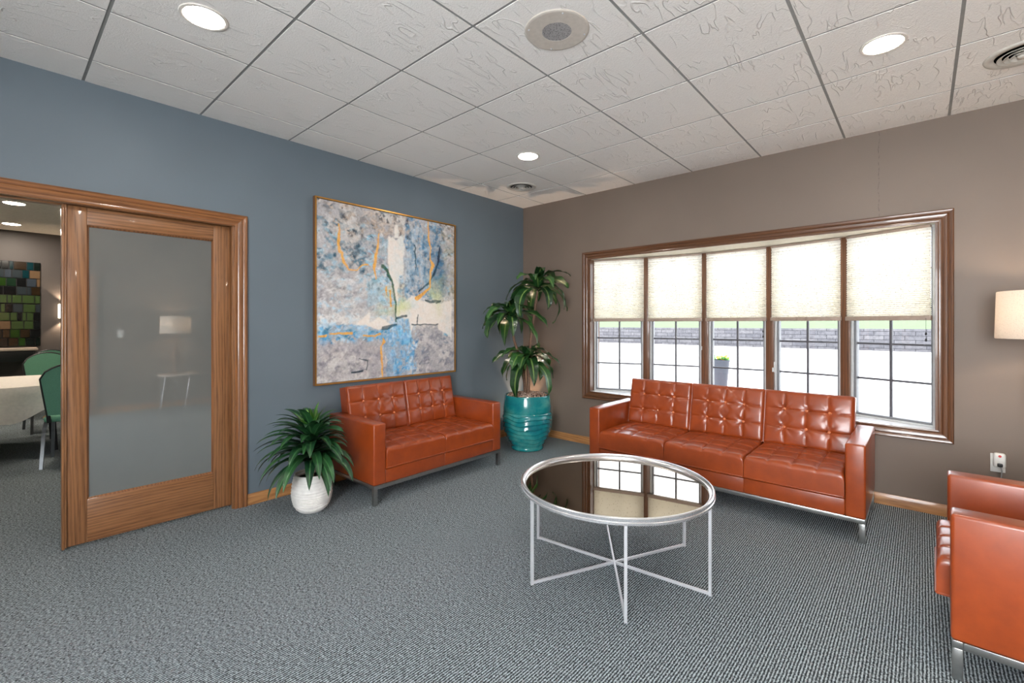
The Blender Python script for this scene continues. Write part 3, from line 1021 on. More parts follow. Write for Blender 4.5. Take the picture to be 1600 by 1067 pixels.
sofa('loveseat', 'two-seat cognac leather sofa with tufted cushions under the abstract painting', 'sofa', 1.39, 0.715, 2, (0.755, -1.915, 0), R(90), 21)
sofa('armchair', 'cognac leather armchair cut off by the right edge, its steel-legged side towards the viewer', 'armchair', 0.74, 0.74, 1, (3.935, -1.672, 0), R(-91), 41, 0.035, 0.64)

# ------------------------------------------------------------------ coffee table
t = thing('coffee_table', 'round coffee table with dark mirrored top and thin silver legs', 'table', (2.52, -2.145, 0))
TR = 0.535
MB().lathe([(TR - 0.018, 0.4575), (TR - 0.018, 0.4600)], 96).build('mirror_top', M['mirror'], t, 20)
pr = [(TR - 0.02, 0.448), (TR - 0.004, 0.448), (TR, 0.452), (TR, 0.462), (TR - 0.004, 0.465), (TR - 0.002, 0.470), (TR - 0.002, 0.481), (TR - 0.006, 0.485), (TR - 0.012, 0.485), (TR - 0.015, 0.478), (TR - 0.02, 0.472), (TR - 0.028, 0.470), (TR - 0.030, 0.4605), (TR - 0.030, 0.448)]
b = MB()
b.lathe(pr + [pr[0]], 96, None, False, False)
b.build('rim', M['rim_silver'], t, 40)
for k in range(6):
    a = R(5 + 60 * k)
    x, y = 0.522 * math.cos(a), 0.522 * math.sin(a)
    MB().box((-0.0075, -0.0075, 0), (0.0075, 0.0075, 0.452), 0.001, 1, T(x, y, 0) @ RZ(a)).build('leg', M['silver'], t)
for k in range(3):
    a = R(5 + 60 * k)
    MB().box((-0.515, -0.006, 0.003 + 0.0004 * k), (0.515, 0.006, 0.017 + 0.0004 * k), 0.001, 1, RZ(a)).build('stretcher', M['silver'], t)

# ------------------------------------------------------------------ plants
def leaf(m, base, az, el, Ln, Wd, droop, n=11, fold=0.25, wave=0.0, roll=0.0, curl=1.6):
    bm = m.bm
    uvl = bm.loops.layers.uv.verify()
    p = Vector(base)
    dr = Vector((math.cos(az), math.sin(az), 0))
    side0 = Vector((-math.sin(az), math.cos(az), 0))
    rows = []
    ph = random.uniform(0, 6.28)
    for i in range(n + 1):
        s = i / n
        e = el - droop * s ** curl
        d = dr * math.cos(e) + Vector((0, 0, math.sin(e)))
        nr = side0.cross(d) * -1.0
        if nr.z < 0 and abs(e) < PI / 2:
            nr = -nr
        sd = side0 * math.cos(roll * s) + nr * math.sin(roll * s)
        wv = Wd * 0.5 * max(0.02, (math.sin(PI * min(1, 0.06 + 0.94 * s ** 0.8)) ** 0.75))
        row = []
        for tt in (-1, -0.5, 0, 0.5, 1):
            q = p + sd * (wv * tt) + nr * (abs(tt) * fold * wv)
            if wave:
                q += nr * (wave * abs(tt) * math.sin(s * 22 + ph + tt))
            row.append((bm.verts.new(q), (tt * 0.5 + 0.5, s)))
        rows.append(row)
        p = p + d * (Ln / n)
    for i in range(n):
        for k in range(4):
            q = (rows[i][k], rows[i][k + 1], rows[i + 1][k + 1], rows[i + 1][k])
            fc = bm.faces.new([x[0] for x in q])
            for lp, x in zip(fc.loops, q):
                lp[uvl].uv = x[1]

# dragon plant in a white pot
t = thing('potted_dracaena', 'bushy dark green plant in a ridged white pot beside the loveseat', 'plant', (0.448, -2.935, 0))
wp = [(0.080, 0.0), (0.089, 0.004), (0.105, 0.02), (0.123, 0.05), (0.137, 0.09), (0.141, 0.125), (0.139, 0.17), (0.132, 0.22), (0.123, 0.262), (0.121, 0.276), (0.113, 0.277), (0.108, 0.262), (0.106, 0.235)]
prof = []
for i in range(len(wp) - 1):
    for s in range(6):
        prof.append((wp[i][0] + (wp[i + 1][0] - wp[i][0]) * s / 6, wp[i][1] + (wp[i + 1][1] - wp[i][1]) * s / 6))
prof.append(wp[-1])
def ridg(r, z, a):
    return r + (0.0028 * math.sin(z * 520 + 0.9 * math.sin(3 * a)) if 0.02 < z < 0.265 and r > 0.1 else 0)
MB().lathe(prof, 64, None, True, False, ridg).build('pot', M['white_ceramic'], t, 60)
MB().lathe([(0.107, 0.225), (0.107, 0.24)], 32).build('soil', M['soil'], t)
MB().tube([(0, 0, 0.23), (0.004, 0, 0.40), (0.0, 0.0, 0.58)], [0.016, 0.014, 0.011], 8).build('stem', M['stem'], t)
m = MB()
rnd = random.Random(3)
nl = 88
for k in range(nl):
    s = k / (nl - 1)
    az = k * 2.39996 + rnd.uniform(-0.2, 0.2)
    z = 0.36 + 0.21 * s
    el = R(8 + 52 * s + rnd.uniform(-8, 8))
    Ln = (0.43 - 0.09 * s) * rnd.uniform(0.85, 1.1)
    if math.sin(az) > 0.5 and z < 0.62:
        Ln *= 0.72
    leaf(m, (0.012 * math.cos(az), 0.012 * math.sin(az), z), az, el, Ln, 0.068 * rnd.uniform(0.85, 1.15), R(96 - 30 * s + rnd.uniform(-12, 12)), 11, 0.3, 0.0, rnd.uniform(-0.3, 0.3), 1.3)
m.build('foliage', M['leaf_dark'], t, 60)
m = MB()
for k in range(12):
    az = k * 2.39996 + 0.5
    s = k / 11
    leaf(m, (0.008 * math.cos(az), 0.008 * math.sin(az), 0.55 + 0.02 * s), az, R(48 + 36 * s), 0.19 + 0.02 * (k % 3), 0.042, R(40 - 20 * s), 10, 0.35, 0.0, 0.1, 1.5)
m.build('new_leaves', M['leaf_new'], t, 60)

# corn plant in the teal pot
t = thing('corn_plant', 'tall three-stemmed corn plant in a teal glazed pot in the room corner', 'plant', (0.553, -0.576, 0))
tp = [(0.165, 0.0), (0.176, 0.004), (0.180, 0.02), (0.176, 0.035), (0.182, 0.05), (0.205, 0.085), (0.232, 0.13), (0.252, 0.18), (0.266, 0.24), (0.274, 0.31), (0.275, 0.36), (0.270, 0.40), (0.264, 0.412), (0.267, 0.42), (0.266, 0.46), (0.260, 0.52), (0.252, 0.575), (0.251, 0.592), (0.246, 0.598), (0.236, 0.596), (0.230, 0.57), (0.228, 0.54)]
prof = []
for i in range(len(tp) - 1):
    st = 11 if tp[i][1] < 0.41 and i > 3 else 2
    for s in range(st):
        prof.append((tp[i][0] + (tp[i + 1][0] - tp[i][0]) * s / st, tp[i][1] + (tp[i + 1][1] - tp[i][1]) * s / st))
prof.append(tp[-1])
def waves(r, z, a):
    if 0.045 < z < 0.408 and r > 0.178:
        e = min(1.0, (z - 0.045) / 0.03) * min(1.0, (0.408 - z) / 0.02)
        ph = z * 128.0 - 1.6 * math.sin(4 * a + z * 9) - 0.7 * math.sin(7 * a + 1.3)
        fr = (ph / (2 * PI)) % 1.0
        saw = (1 - fr) if fr > 0.18 else fr / 0.18 * 0.82
        return r + e * 0.015 * (saw - 0.5)
    return r
MB().lathe(prof, 160, None, True, False, waves).build('pot', M['teal'], t, 60)
m = MB()
rnd = random.Random(9)
for k in range(520):
    a, r_ = rnd.uniform(0, 2 * PI), 0.222 * math.sqrt(rnd.random())
    q = rnd.uniform(0.006, 0.010)
    z = 0.592 + 0.022 * (1 - (r_ / 0.222) ** 2) + rnd.uniform(-0.004, 0.004)
    Mx = T(r_ * math.cos(a), r_ * math.sin(a), z) @ Matrix.Rotation(rnd.uniform(0, 3), 4, Vector((rnd.uniform(-1, 1), rnd.uniform(-1, 1), 0.3)).normalized()) @ Matrix.Diagonal((1.3, 1, 0.75, 1))
    g = bmesh.ops.create_icosphere(m.bm, subdivisions=1, radius=q, matrix=Mx)
gv = m.build('gravel', M['gravel'], t, 60)
gv['kind'] = 'stuff'
MB().lathe([(0.229, 0.55), (0.229, 0.588), (0.1, 0.604), (0.02, 0.606)], 32).build('soil', M['soil'], t, 60)
def corn_head(c, seed, n, Lm, tilt=0.0, up=0.0):
    m = MB()
    rnd = random.Random(seed)
    for k in range(n):
        s = k / (n - 1)
        az = k * 2.39996 + rnd.uniform(-0.25, 0.25)
        el = R(28 + 50 * s + up + rnd.uniform(-10, 10))
        Ln = Lm * (1.06 - 0.22 * s) * rnd.uniform(0.8, 1.18)
        leaf(m, (c[0] + 0.01 * math.cos(az), c[1] + 0.01 * math.sin(az), c[2] - 0.07 + 0.09 * s), az, el, Ln, 0.125 * rnd.uniform(0.8, 1.2), R(142 - 14 * s + rnd.uniform(-26, 20)), 14, 0.24, 0.008, rnd.uniform(-0.7, 0.7), 0.72 + rnd.uniform(-0.1, 0.15))
    return m
# (stem path, crown) relative to the pot centre
st1 = [(0.0, 0.01, 0.58), (0.005, 0.01, 0.78), (0.0, 0.0, 1.0)]
st2 = [(-0.02, -0.01, 0.58), (-0.035, -0.02, 0.85), (-0.085, -0.06, 1.06), (-0.11, -0.10, 1.20), (-0.135, -0.125, 1.47)]
st3 = [(0.015, 0.0, 0.58), (0.02, 0.0, 0.95), (0.03, 0.02, 1.2), (0.055, 0.06, 1.50), (0.085, 0.085, 1.80)]
for sp in (st1, st2, st3):
    MB().tube(sp, [0.017 - 0.005 * i / len(sp) for i in range(len(sp))], 8).build('stem', M['stem'], t, 60)
corn_head(st1[-1], 11, 21, 0.46).build('foliage', M['leaf_corn'], t, 60)
corn_head(st2[-1], 12, 21, 0.48).build('foliage', M['leaf_corn'], t, 60)
corn_head(st3[-1], 15, 20, 0.47).build('foliage', M['leaf_corn'], t, 60)
# small up-light on the floor behind the pot
t = thing('floor_uplight', 'small black can uplight on the floor behind the teal pot', 'lamp', (0.13, -0.13, 0))
MB().lathe([(0.05, 0), (0.055, 0.005), (0.055, 0.13), (0.05, 0.13), (0.048, 0.10)], 24).build('housing', M['black_plastic'], t)
MB().lathe([(0.046, 0.098), (0.046, 0.102)], 20).build('lens', M['can_dim'], t)
ul = bpy.data.lights.new('uplight_beam', 'SPOT')
ul.energy = 10
ul.color = (1.0, 0.66, 0.42)
ul.spot_size = R(56)
ul.spot_blend = 0.35
ul.shadow_soft_size = 0.008
uo = bpy.data.objects.new('uplight_beam', ul)
COL.objects.link(uo)
uo.location = (0, 0, 0.15)
uo.rotation_euler = Vector((0.06, -0.06, 1.0)).to_track_quat('-Z', 'Y').to_euler()
uo.parent = t

# ------------------------------------------------------------------ painting
PAINT = {
    'gold': [
         [(0.135, 0.883, 0.0047), (0.131, 0.787, 0.0186), (0.131, 0.723, 0.0186), (0.15, 0.715, 0.014), (0.158, 0.665, 0.014), (0.186, 0.632, 0.0093), (0.234, 0.629, 0.007), (0.275, 0.658, 0.007), (0.313, 0.665, 0.007)] ,
         [(0.383, 0.858, 0.007), (0.374, 0.781, 0.014), (0.365, 0.704, 0.0186), (0.356, 0.647, 0.014), (0.374, 0.588, 0.007)] ,
         [(0.773, 0.994, 0.0116), (0.781, 0.873, 0.014), (0.797, 0.833, 0.0093), (0.794, 0.748, 0.0116), (0.816, 0.717, 0.0233), (0.794, 0.677, 0.014), (0.789, 0.566, 0.0116), (0.73, 0.521, 0.0186), (0.673, 0.486, 0.0233)] ,
         [(0.009, 0.26, 0.0093), (0.052, 0.259, 0.0116)] ,
         [(0.074, 0.264, 0.007), (0.135, 0.265, 0.014), (0.21, 0.266, 0.0163)] ,
         [(0.288, 0.248, 0.0093), (0.361, 0.246, 0.0116), (0.4, 0.264, 0.014)] ,
         [(0.423, 0.237, 0.0093), (0.427, 0.214, 0.0233), (0.414, 0.191, 0.0093)] ,
         [(0.409, 0.18, 0.0116), (0.409, 0.011, 0.0116)] ,
         [(0.473, 0.521, 0.0093), (0.473, 0.439, 0.014)] ,
         [(0.445, 0.539, 0.0093), (0.445, 0.504, 0.0093)] ,
    ],
    'white': [
         [(0.455, 0.857), (0.496, 0.847), (0.51, 0.829), (0.553, 0.879), (0.573, 0.806), (0.575, 0.626), (0.544, 0.616), (0.529, 0.524), (0.52, 0.432), (0.506, 0.432), (0.496, 0.561), (0.459, 0.625), (0.455, 0.733)] ,
         [(0.52, 0.432), (0.642, 0.501), (0.72, 0.471), (0.883, 0.456), (0.97, 0.48), (0.97, 0.216), (0.855, 0.283), (0.844, 0.322), (0.642, 0.322), (0.622, 0.265), (0.617, 0.354), (0.52, 0.377)] ,
         [(0.234, 0.318), (0.335, 0.401), (0.322, 0.333), (0.391, 0.375), (0.427, 0.345), (0.478, 0.318), (0.52, 0.326), (0.427, 0.299), (0.391, 0.288), (0.339, 0.307), (0.296, 0.318)] ,
         [(0.501, 0.934), (0.529, 0.939), (0.534, 0.852), (0.501, 0.848)] ,
    ],
    'blue': [
         [(0.005, 0.312), (0.174, 0.318), (0.339, 0.307), (0.45, 0.291), (0.482, 0.248), (0.383, 0.211), (0.174, 0.232), (0.005, 0.223)] ,
         [(0.52, 0.385), (0.622, 0.366), (0.622, 0.265), (0.588, 0.105), (0.617, -0.006), (0.418, -0.009), (0.445, 0.113), (0.427, 0.229), (0.482, 0.298)] ,
         [(0.597, 0.949), (0.883, 0.952), (0.872, 0.778), (0.805, 0.601), (0.72, 0.533), (0.617, 0.528), (0.583, 0.667)] ,
         [(0.305, 0.531), (0.436, 0.615), (0.455, 0.811), (0.427, 0.807), (0.427, 0.614), (0.418, 0.46), (0.317, 0.456)] ,
         [(0.361, 0.798), (0.445, 0.84), (0.45, 0.752), (0.383, 0.725)] ,
         [(0.872, 0.24), (0.923, 0.283), (0.958, 0.217), (0.872, 0.219)] ,
    ],
    'dark': [
         [(0.414, 0.299, 0.0233), (0.45, 0.302, 0.0279), (0.52, 0.318, 0.014)] ,
         [(0.883, 0.844, 0.0093), (0.866, 0.743, 0.0186), (0.827, 0.667, 0.014), (0.784, 0.6, 0.014), (0.694, 0.528, 0.0093)] ,
         [(0.418, 0.664, 0.0279), (0.445, 0.643, 0.0186), (0.482, 0.58, 0.014), (0.501, 0.502, 0.014), (0.51, 0.424, 0.0116), (0.515, 0.345, 0.014)] ,
         [(0.741, 0.48, 0.014), (0.8, 0.47, 0.0186), (0.872, 0.477, 0.014), (0.827, 0.458, 0.0093)] ,
         [(0.632, 0.322, 0.0093), (0.844, 0.322, 0.0093)] ,
         [(0.683, 0.326, 0.0093), (0.683, 0.388, 0.007)] ,
         [(0.254, 0.123, 0.0047), (0.317, 0.101, 0.007), (0.296, 0.047, 0.0047)] ,
         [(0.214, 0.035, 0.0093), (0.279, 0.048, 0.0093)] ,
         [(0.658, 0.816, 0.0093), (0.668, 0.715, 0.014), (0.673, 0.666, 0.0093)] ,
         [(0.52, 0.365, 0.014), (0.597, 0.378, 0.014)] ,
    ],
}
def fbm(n, octs, seed, sx=1.0, sy=1.0):
    g = np.random.RandomState(seed)
    out = np.zeros((n, n))
    amp, tot = 1.0, 0
    for o in octs:
        kx, ky = max(2, int(o * sx)), max(2, int(o * sy))
        a = g.rand(ky + 2, kx + 2)
        xs_ = np.linspace(0, kx, n)
        ys_ = np.linspace(0, ky, n)
        xi, yi = xs_.astype(int), ys_.astype(int)
        fx, fy = xs_ - xi, ys_ - yi
        fx, fy = fx * fx * (3 - 2 * fx), fy * fy * (3 - 2 * fy)
        A = a[np.ix_(yi, xi)] * (1 - fx) + a[np.ix_(yi, xi + 1)] * fx
        B = a[np.ix_(yi + 1, xi)] * (1 - fx) + a[np.ix_(yi + 1, xi + 1)] * fx
        out += amp * (A * (1 - fy)[:, None] + B * fy[:, None])
        tot += amp
        amp *= 0.62
    return out / tot
def artwork(n):
    v, u = np.meshgrid(np.linspace(0, 1, n), np.linspace(0, 1, n), indexing='ij')   # v up
    w1 = fbm(n, (5, 11, 23, 47), 1) - 0.5
    w2 = fbm(n, (5, 11, 23, 47), 2) - 0.5
    uu, vv = u + 0.16 * w1, v + 0.16 * w2
    fine = fbm(n, (40, 80, 160), 3)
    mid = fbm(n, (9, 20, 44, 90), 4)
    streak = fbm(n, (4, 9, 20), 5, 5.0, 0.8)
    C = np.zeros((n, n, 3))
    def c(*x):
        return np.array(s2l(*x))
    def mixin(col, k):
        k = np.clip(k, 0, 1)[..., None]
        C[:] = C * (1 - k) + np.asarray(col) * k
    def gauss(cu, cv, ru, rv):
        return np.exp(-(((uu - cu) / ru) ** 2 + ((vv - cv) / rv) ** 2))
    def inside(poly, U, V):
        r_ = np.zeros(U.shape, bool)
        j = len(poly) - 1
        for i in range(len(poly)):
            (x0, y0), (x1, y1) = poly[i], poly[j]
            k = ((y0 > V) != (y1 > V)) & (U < (x1 - x0) * (V - y0) / (y1 - y0 + 1e-9) + x0)
            r_ ^= k
            j = i
        return r_
    def soft(a, it):
        for _ in range(it):
            a = (a + np.roll(a, 1, 0) + np.roll(a, -1, 0) + np.roll(a, 1, 1) + np.roll(a, -1, 1)) / 5
        return a
    def stroke(pts, U, V):
        d = np.full(U.shape, 9.0)
        for (x0, y0, a0), (x1, y1, a1) in zip(pts[:-1], pts[1:]):
            dx, dy = x1 - x0, y1 - y0
            s = np.clip(((U - x0) * dx + (V - y0) * dy) / (dx * dx + dy * dy + 1e-9), 0, 1)
            d = np.minimum(d, np.hypot(U - x0 - s * dx, V - y0 - s * dy) - (a0 + (a1 - a0) * s) * 0.5)
        return d
    C[:] = c(172, 170, 172)
    mixin(c(196, 193, 190), (mid - 0.45) * 4)
    zones = [   # u0 u1 v0 v1 colours
        (0, 1, 0.84, 1.0, [(176, 158, 142), (150, 146, 146), (206, 196, 188), (96, 110, 120), (186, 172, 160)]),
        (0, 0.36, 0.6, 0.9, [(100, 132, 150), (172, 170, 172), (74, 98, 112), (160, 188, 202), (186, 176, 168)]),
        (0.3, 0.56, 0.55, 0.86, [(208, 210, 212), (150, 194, 214), (150, 142, 150), (190, 190, 192), (120, 130, 138)]),
        (0.58, 0.9, 0.48, 1.0, [(96, 134, 166), (128, 160, 186), (66, 102, 134), (182, 196, 206), (110, 148, 176)]),
        (0.88, 1, 0.35, 0.95, [(164, 158, 142), (188, 182, 168), (150, 148, 140), (160, 186, 200)]),
        (0, 0.42, 0.34, 0.6, [(166, 162, 166), (210, 209, 208), (188, 184, 182), (172, 200, 214), (150, 146, 150)]),
        (0.4, 0.56, 0.38, 0.6, [(150, 190, 212), (180, 180, 176), (190, 186, 160), (200, 204, 206)]),
        (0, 0.55, 0.29, 0.37, [(222, 218, 214), (206, 204, 202), (180, 206, 220)]),
        (0, 0.56, 0.22, 0.315, [(88, 148, 190), (130, 184, 218), (66, 106, 128), (190, 212, 224), (104, 160, 200)]),
        (0, 0.48, 0.0, 0.22, [(160, 156, 160), (176, 172, 176), (142, 140, 146), (186, 180, 178)]),
        (0.47, 0.67, 0.0, 0.38, [(104, 162, 204), (150, 200, 226), (214, 224, 230), (70, 122, 168), (128, 184, 216)]),
        (0.66, 1, 0.0, 0.3, [(152, 150, 156), (122, 132, 146), (178, 174, 176), (140, 140, 148), (196, 192, 192)]),
        (0.6, 1, 0.3, 0.5, [(224, 217, 210), (206, 200, 194), (190, 188, 186)]),
    ]
    rg = np.random.RandomState(42)
    for rnd_i in range(3):
        for (u0, u1, v0, v1, cols) in zones:
            cnt = int(340 * (u1 - u0) * (v1 - v0) * 3) + 12
            for q in range(cnt):
                cu, cv = rg.uniform(u0, u1), rg.uniform(v0, v1)
                ln, wd_ = rg.uniform(0.012, 0.05), rg.uniform(0.008, 0.026)
                if rnd_i == 2:
                    ln, wd_ = ln * 0.5, wd_ * 0.4
                if u0 > 0.45 and u1 < 0.95 and rg.rand() < 0.7:
                    an = PI / 2 + rg.uniform(-0.25, 0.25)
                else:
                    an = rg.uniform(-0.7, 0.7)
                i0, i1 = max(0, int((cv - 0.06) * n)), min(n, int((cv + 0.06) * n) + 1)
                j0, j1 = max(0, int((cu - 0.06) * n)), min(n, int((cu + 0.06) * n) + 1)
                if i1 <= i0 or j1 <= j0:
                    continue
                U = u[i0:i1, j0:j1] + 0.03 * w1[i0:i1, j0:j1] - cu
                W = v[i0:i1, j0:j1] + 0.03 * w2[i0:i1, j0:j1] - cv
                a = U * math.cos(an) + W * math.sin(an)
                b_ = -U * math.sin(an) + W * math.cos(an)
                e = (a / ln) ** 2 + (b_ / wd_) ** 2
                k = np.clip(1.25 - e, 0, 1) * np.clip(0.1 + (fine[i0:i1, j0:j1] - 0.36) * 4, 0, 1) * rg.uniform(0.35, 0.85)
                col = np.array(s2l(*cols[rg.randint(len(cols))]))
                C[i0:i1, j0:j1] = C[i0:i1, j0:j1] * (1 - k[..., None]) + col * k[..., None]
    mixin(c(214, 211, 206), gauss(0.3, 0.36, 0.2, 0.045) * 0.6)
    blue = [c(110, 165, 200), c(118, 170, 206), c(112, 140, 162), c(150, 190, 206), c(160, 190, 200), c(110, 172, 200)]
    kk = [0.35, 0.35, 0.2, 0.4, 0.3, 0.7]
    for p, col, k in zip(PAINT['blue'], blue, kk):
        mask = soft(inside(p, uu, vv).astype(float), 10)
        mask = np.clip((mask - 0.5) * 1.6 + 0.5 + (fine - 0.5) * 1.6 * (mask > 0.03), 0, 1)
        mixin(col, mask * k * (0.55 + 0.9 * (streak if k == 0.8 else mid)))
        mixin(col * 0.55, mask * np.clip((mid - 0.55) * 5, 0, 1) * 0.4)
        mixin(c(214, 222, 226), mask * np.clip((streak - 0.58) * 7, 0, 1) * 0.3)
    mixin(c(84, 112, 138), gauss(0.88, 0.7, 0.05, 0.16) * 0.8 * (0.5 + mid))
    for p in PAINT['white']:
        mask = soft(inside(p, u + 0.05 * w1, v + 0.05 * w2).astype(float), 2)
        mixin(c(222, 214, 206), mask * 0.92)
        mixin(c(186, 204, 208), mask * np.clip((mid - 0.55) * 4, 0, 1) * 0.5)
    mixin(c(190, 200, 140), gauss(0.56, 0.44, 0.05, 0.04) * 0.7 + gauss(0.83, 0.52, 0.05, 0.1) * 0.55 + gauss(0.45, 0.42, 0.07, 0.03) * 0.3)
    for i, p in enumerate(PAINT['dark']):
        d = stroke(p, u + 0.05 * w1 + 0.012 * (fine - 0.5), v + 0.05 * w2 + 0.012 * (mid - 0.5))
        mixin(c(40, 66, 74) if i != 2 else c(44, 84, 58), np.clip(-d / 0.004 + 0.5, 0, 1) * (0.55 + 0.6 * (mid - 0.2)))
    for p in PAINT['gold']:
        d = stroke(p, u + 0.03 * w1 + 0.012 * (fine - 0.5), v + 0.03 * w2 + 0.012 * (mid - 0.5))
        mixin(c(222, 168, 96), np.clip(-d / 0.003 + 0.6, 0, 1) * (0.8 + 0.4 * (fine - 0.3)))
    sp = np.clip((fine - 0.60) * 9, 0, 1) * np.clip((mid - 0.42) * 5, 0, 1)
    mixin(c(88, 92, 98), sp * (0.25 + 0.65 * np.clip(v * 1.6 - 0.7, 0, 1)) * (1 - soft(sum(inside(p, u, v).astype(float) for p in PAINT['white']), 2)))
    lum = C.mean()
    C = lum * 1.06 + (C - lum) * 1.28
    return np.clip(C, 0.01, 1)
def painting():
    t = thing('painting', 'large square abstract painting in grey, blue and gold on the blue wall', 'painting', (0.0, -1.951, 0.857))
    wd_, hg = 1.545, 1.592
    fw = 0.013
    a0, a1 = -wd_ / 2, wd_ / 2
    b = MB()
    prof = [(0.0, 0.004), (0.0, 0.044), (fw * 0.5, 0.0455), (fw, 0.044), (fw, 0.004)]
    inn = [(a0 + fw, fw), (a1 - fw, fw), (a1 - fw, hg - fw), (a0 + fw, hg - fw)]
    b.sweep(inn, prof[1:4], lambda a, c, h: (h, a, c), True, [(-1, -1), (1, -1), (1, 1), (-1, 1)])
    b.build('frame_face', M['gold'], t)
    b = MB()
    b.sweep(inn, [(0.0, 0.043), (0.0, 0.004), (fw, 0.004), (fw, 0.0442)], lambda a, c, h: (h, a, c), True, [(-1, -1), (1, -1), (1, 1), (-1, 1)])
    b.build('frame_side', M['bronze_side'], t)
    n = 300
    cw, ch = wd_ - 2 * fw - 0.008, hg - 2 * fw - 0.008
    C = artwork(n)
    me = bpy.data.meshes.new('canvas')
    g = np.linspace(0, 1, n)
    V = np.zeros((n, n, 3))
    V[..., 0] = 0.036
    V[..., 1] = (g[None, :] - 0.5) * cw
    V[..., 2] = hg / 2 + (g[:, None] - 0.5) * ch
    idx = np.arange(n * n).reshape(n, n)
    F = np.stack([idx[:-1, :-1], idx[:-1, 1:], idx[1:, 1:], idx[1:, :-1]], -1).reshape(-1, 4)
    vv = [tuple(x) for x in V.reshape(-1, 3)]
    ff = [tuple(int(k) for k in x) for x in F]
    k0 = len(vv)
    yy, zz = cw / 2, ch / 2
    vv += [(0.006, -yy, hg / 2 - zz), (0.006, yy, hg / 2 - zz), (0.006, yy, hg / 2 + zz), (0.006, -yy, hg / 2 + zz)]
    cs = [int(idx[0, 0]), int(idx[0, -1]), int(idx[-1, -1]), int(idx[-1, 0])]
    ff.append((k0 + 3, k0 + 2, k0 + 1, k0))
    rims = [[int(x) for x in idx[0, ::-1]], [int(x) for x in idx[::-1, -1]], [int(x) for x in idx[-1, :]], [int(x) for x in idx[:, 0]]]
    for (p, q), ring in zip(((0, 1), (1, 2), (2, 3), (3, 0)), rims):
        ff.append(tuple([k0 + p, k0 + q] + ring))
    me.from_pydata(vv, [], ff)
    at = me.color_attributes.new('paint', 'FLOAT_COLOR', 'POINT')
    data = np.ones((len(vv), 4))
    data[:n * n, :3] = C.reshape(-1, 3)
    data[n * n:, :3] = 0.4
    at.data.foreach_set('color', data.ravel())
    me.materials.append(M['canvas'])
    o = bpy.data.objects.new('canvas', me)
    COL.objects.link(o)
    o.parent = t
painting()

# ------------------------------------------------------------------ ceiling fittings
def can_light(x, y, label, z=H, m='can', rad=0.086, grp='recessed lamps in the lounge ceiling'):
    t = thing('recessed_light', label, 'light', (x, y, z), 0, grp)
    MB().lathe([(rad - 0.002, 0.012), (rad - 0.002, -0.004), (rad + 0.004, -0.007), (rad + 0.014, -0.005), (rad + 0.016, 0.0), (rad + 0.016, 0.003)], 40, None, False, False).build('trim_ring', M['tile_white'], t, 50)
    MB().lathe([(rad - 0.001, -0.002), (rad - 0.004, -0.0035), (rad * 0.5, -0.0045)], 40, None, True, True).build('diffuser', M[m], t, 50)
    return t
can_light(1.236, -3.823, 'recessed ceiling light nearest the sliding door, upper left')
can_light(1.228, -1.371, 'recessed ceiling light near the corner plant and air vent')
can_light(3.691, -1.379, 'recessed ceiling light above the right end of the window')
can_light(3.691, -3.823, 'added unseen recessed ceiling light directly above the viewer')  # this and the next two: unseen lamps added for light, continuing the spacing
can_light(1.236, -6.1, 'added unseen recessed ceiling light by the front wall near the doorway')
can_light(3.691, -6.1, 'added unseen recessed ceiling light by the added fill window')
DG = 'recessed lamps in the dining room ceiling'
can_light(-4.53, -4.325, 'nearer recessed light in the dining room ceiling through the doorway', H, 'can_dim', 0.095, DG)
can_light(-6.31, -4.315, 'farther recessed light in the dining room ceiling through the doorway', H, 'can_dim', 0.095, DG)
can_light(-2.7, -4.33, 'added unseen recessed dining room light just beyond the door header', H, 'can_dim', 0.095, DG)  # this and the three below: out-of-sight lamps added to light the dining room
for i, (x, y) in enumerate([(-4.53, -1.9), (-2.7, -6.7), (-4.53, -6.7)]):
    can_light(x, y, ['added recessed dining room light hidden behind the sliding door', 'added unseen recessed dining room light near its left side, closest to the lounge', 'added unseen recessed dining room light near its left side, deep in the room'][i], H, 'can_dim', 0.095, DG)
t = thing('ceiling_speaker', 'round beige ceiling speaker with grey mesh centre', 'speaker', (2.457, -2.613, H))
MB().lathe([(0.073, -0.005), (0.075, -0.007), (0.152, -0.007), (0.160, -0.005), (0.163, -0.002), (0.163, 0.004)], 56, None, False, False).build('mounting_plate', M['speaker_plate'], t, 12)
MB().lathe([(0.075, -0.004), (0.075, -0.0062), (0.03, -0.0062)], 40).build('grille', M['grille'], t, 50)
for k in range(4):
    a = R(48 + 90 * k)
    MB().lathe([(0.005, -0.006), (0.005, -0.009), (0.002, -0.011)], 10, T(0.143 * math.cos(a), 0.143 * math.sin(a), 0)).build('screw', M['silver'], t)
def vent(x, y, label):
    t = thing('air_vent', label, 'vent', (x, y, H), 0, 'round ceiling air vents')
    MB().lathe([(0.115, 0.0), (0.118, -0.006), (0.150, -0.010), (0.158, -0.006), (0.160, 0.0)], 48, None, False, False).build('outer_ring', M['vent_white'], t, 60)
    MB().lathe([(0.117, -0.0012), (0.05, -0.0012)], 40).build('throat', M['vent_dark'], t)
    for k, r_ in enumerate((0.098, 0.072, 0.048)):
        MB().lathe([(r_ - 0.014, -0.004), (r_ + 0.006, -0.016 - 0.003 * k), (r_ + 0.008, -0.014 - 0.003 * k), (r_ - 0.012, -0.002)], 40, None, False, False).build('cone_ring', M['vent_white'], t, 60)
    MB().lathe([(0.026, -0.006), (0.026, -0.020), (0.018, -0.026), (0.004, -0.028)], 24).build('centre_cap', M['vent_white'], t, 60)
    return t
vent(0.588, -0.72, 'round ceiling air vent near the room corner')
vent(4.265, -0.775, 'round ceiling air vent cut off at the top right edge')

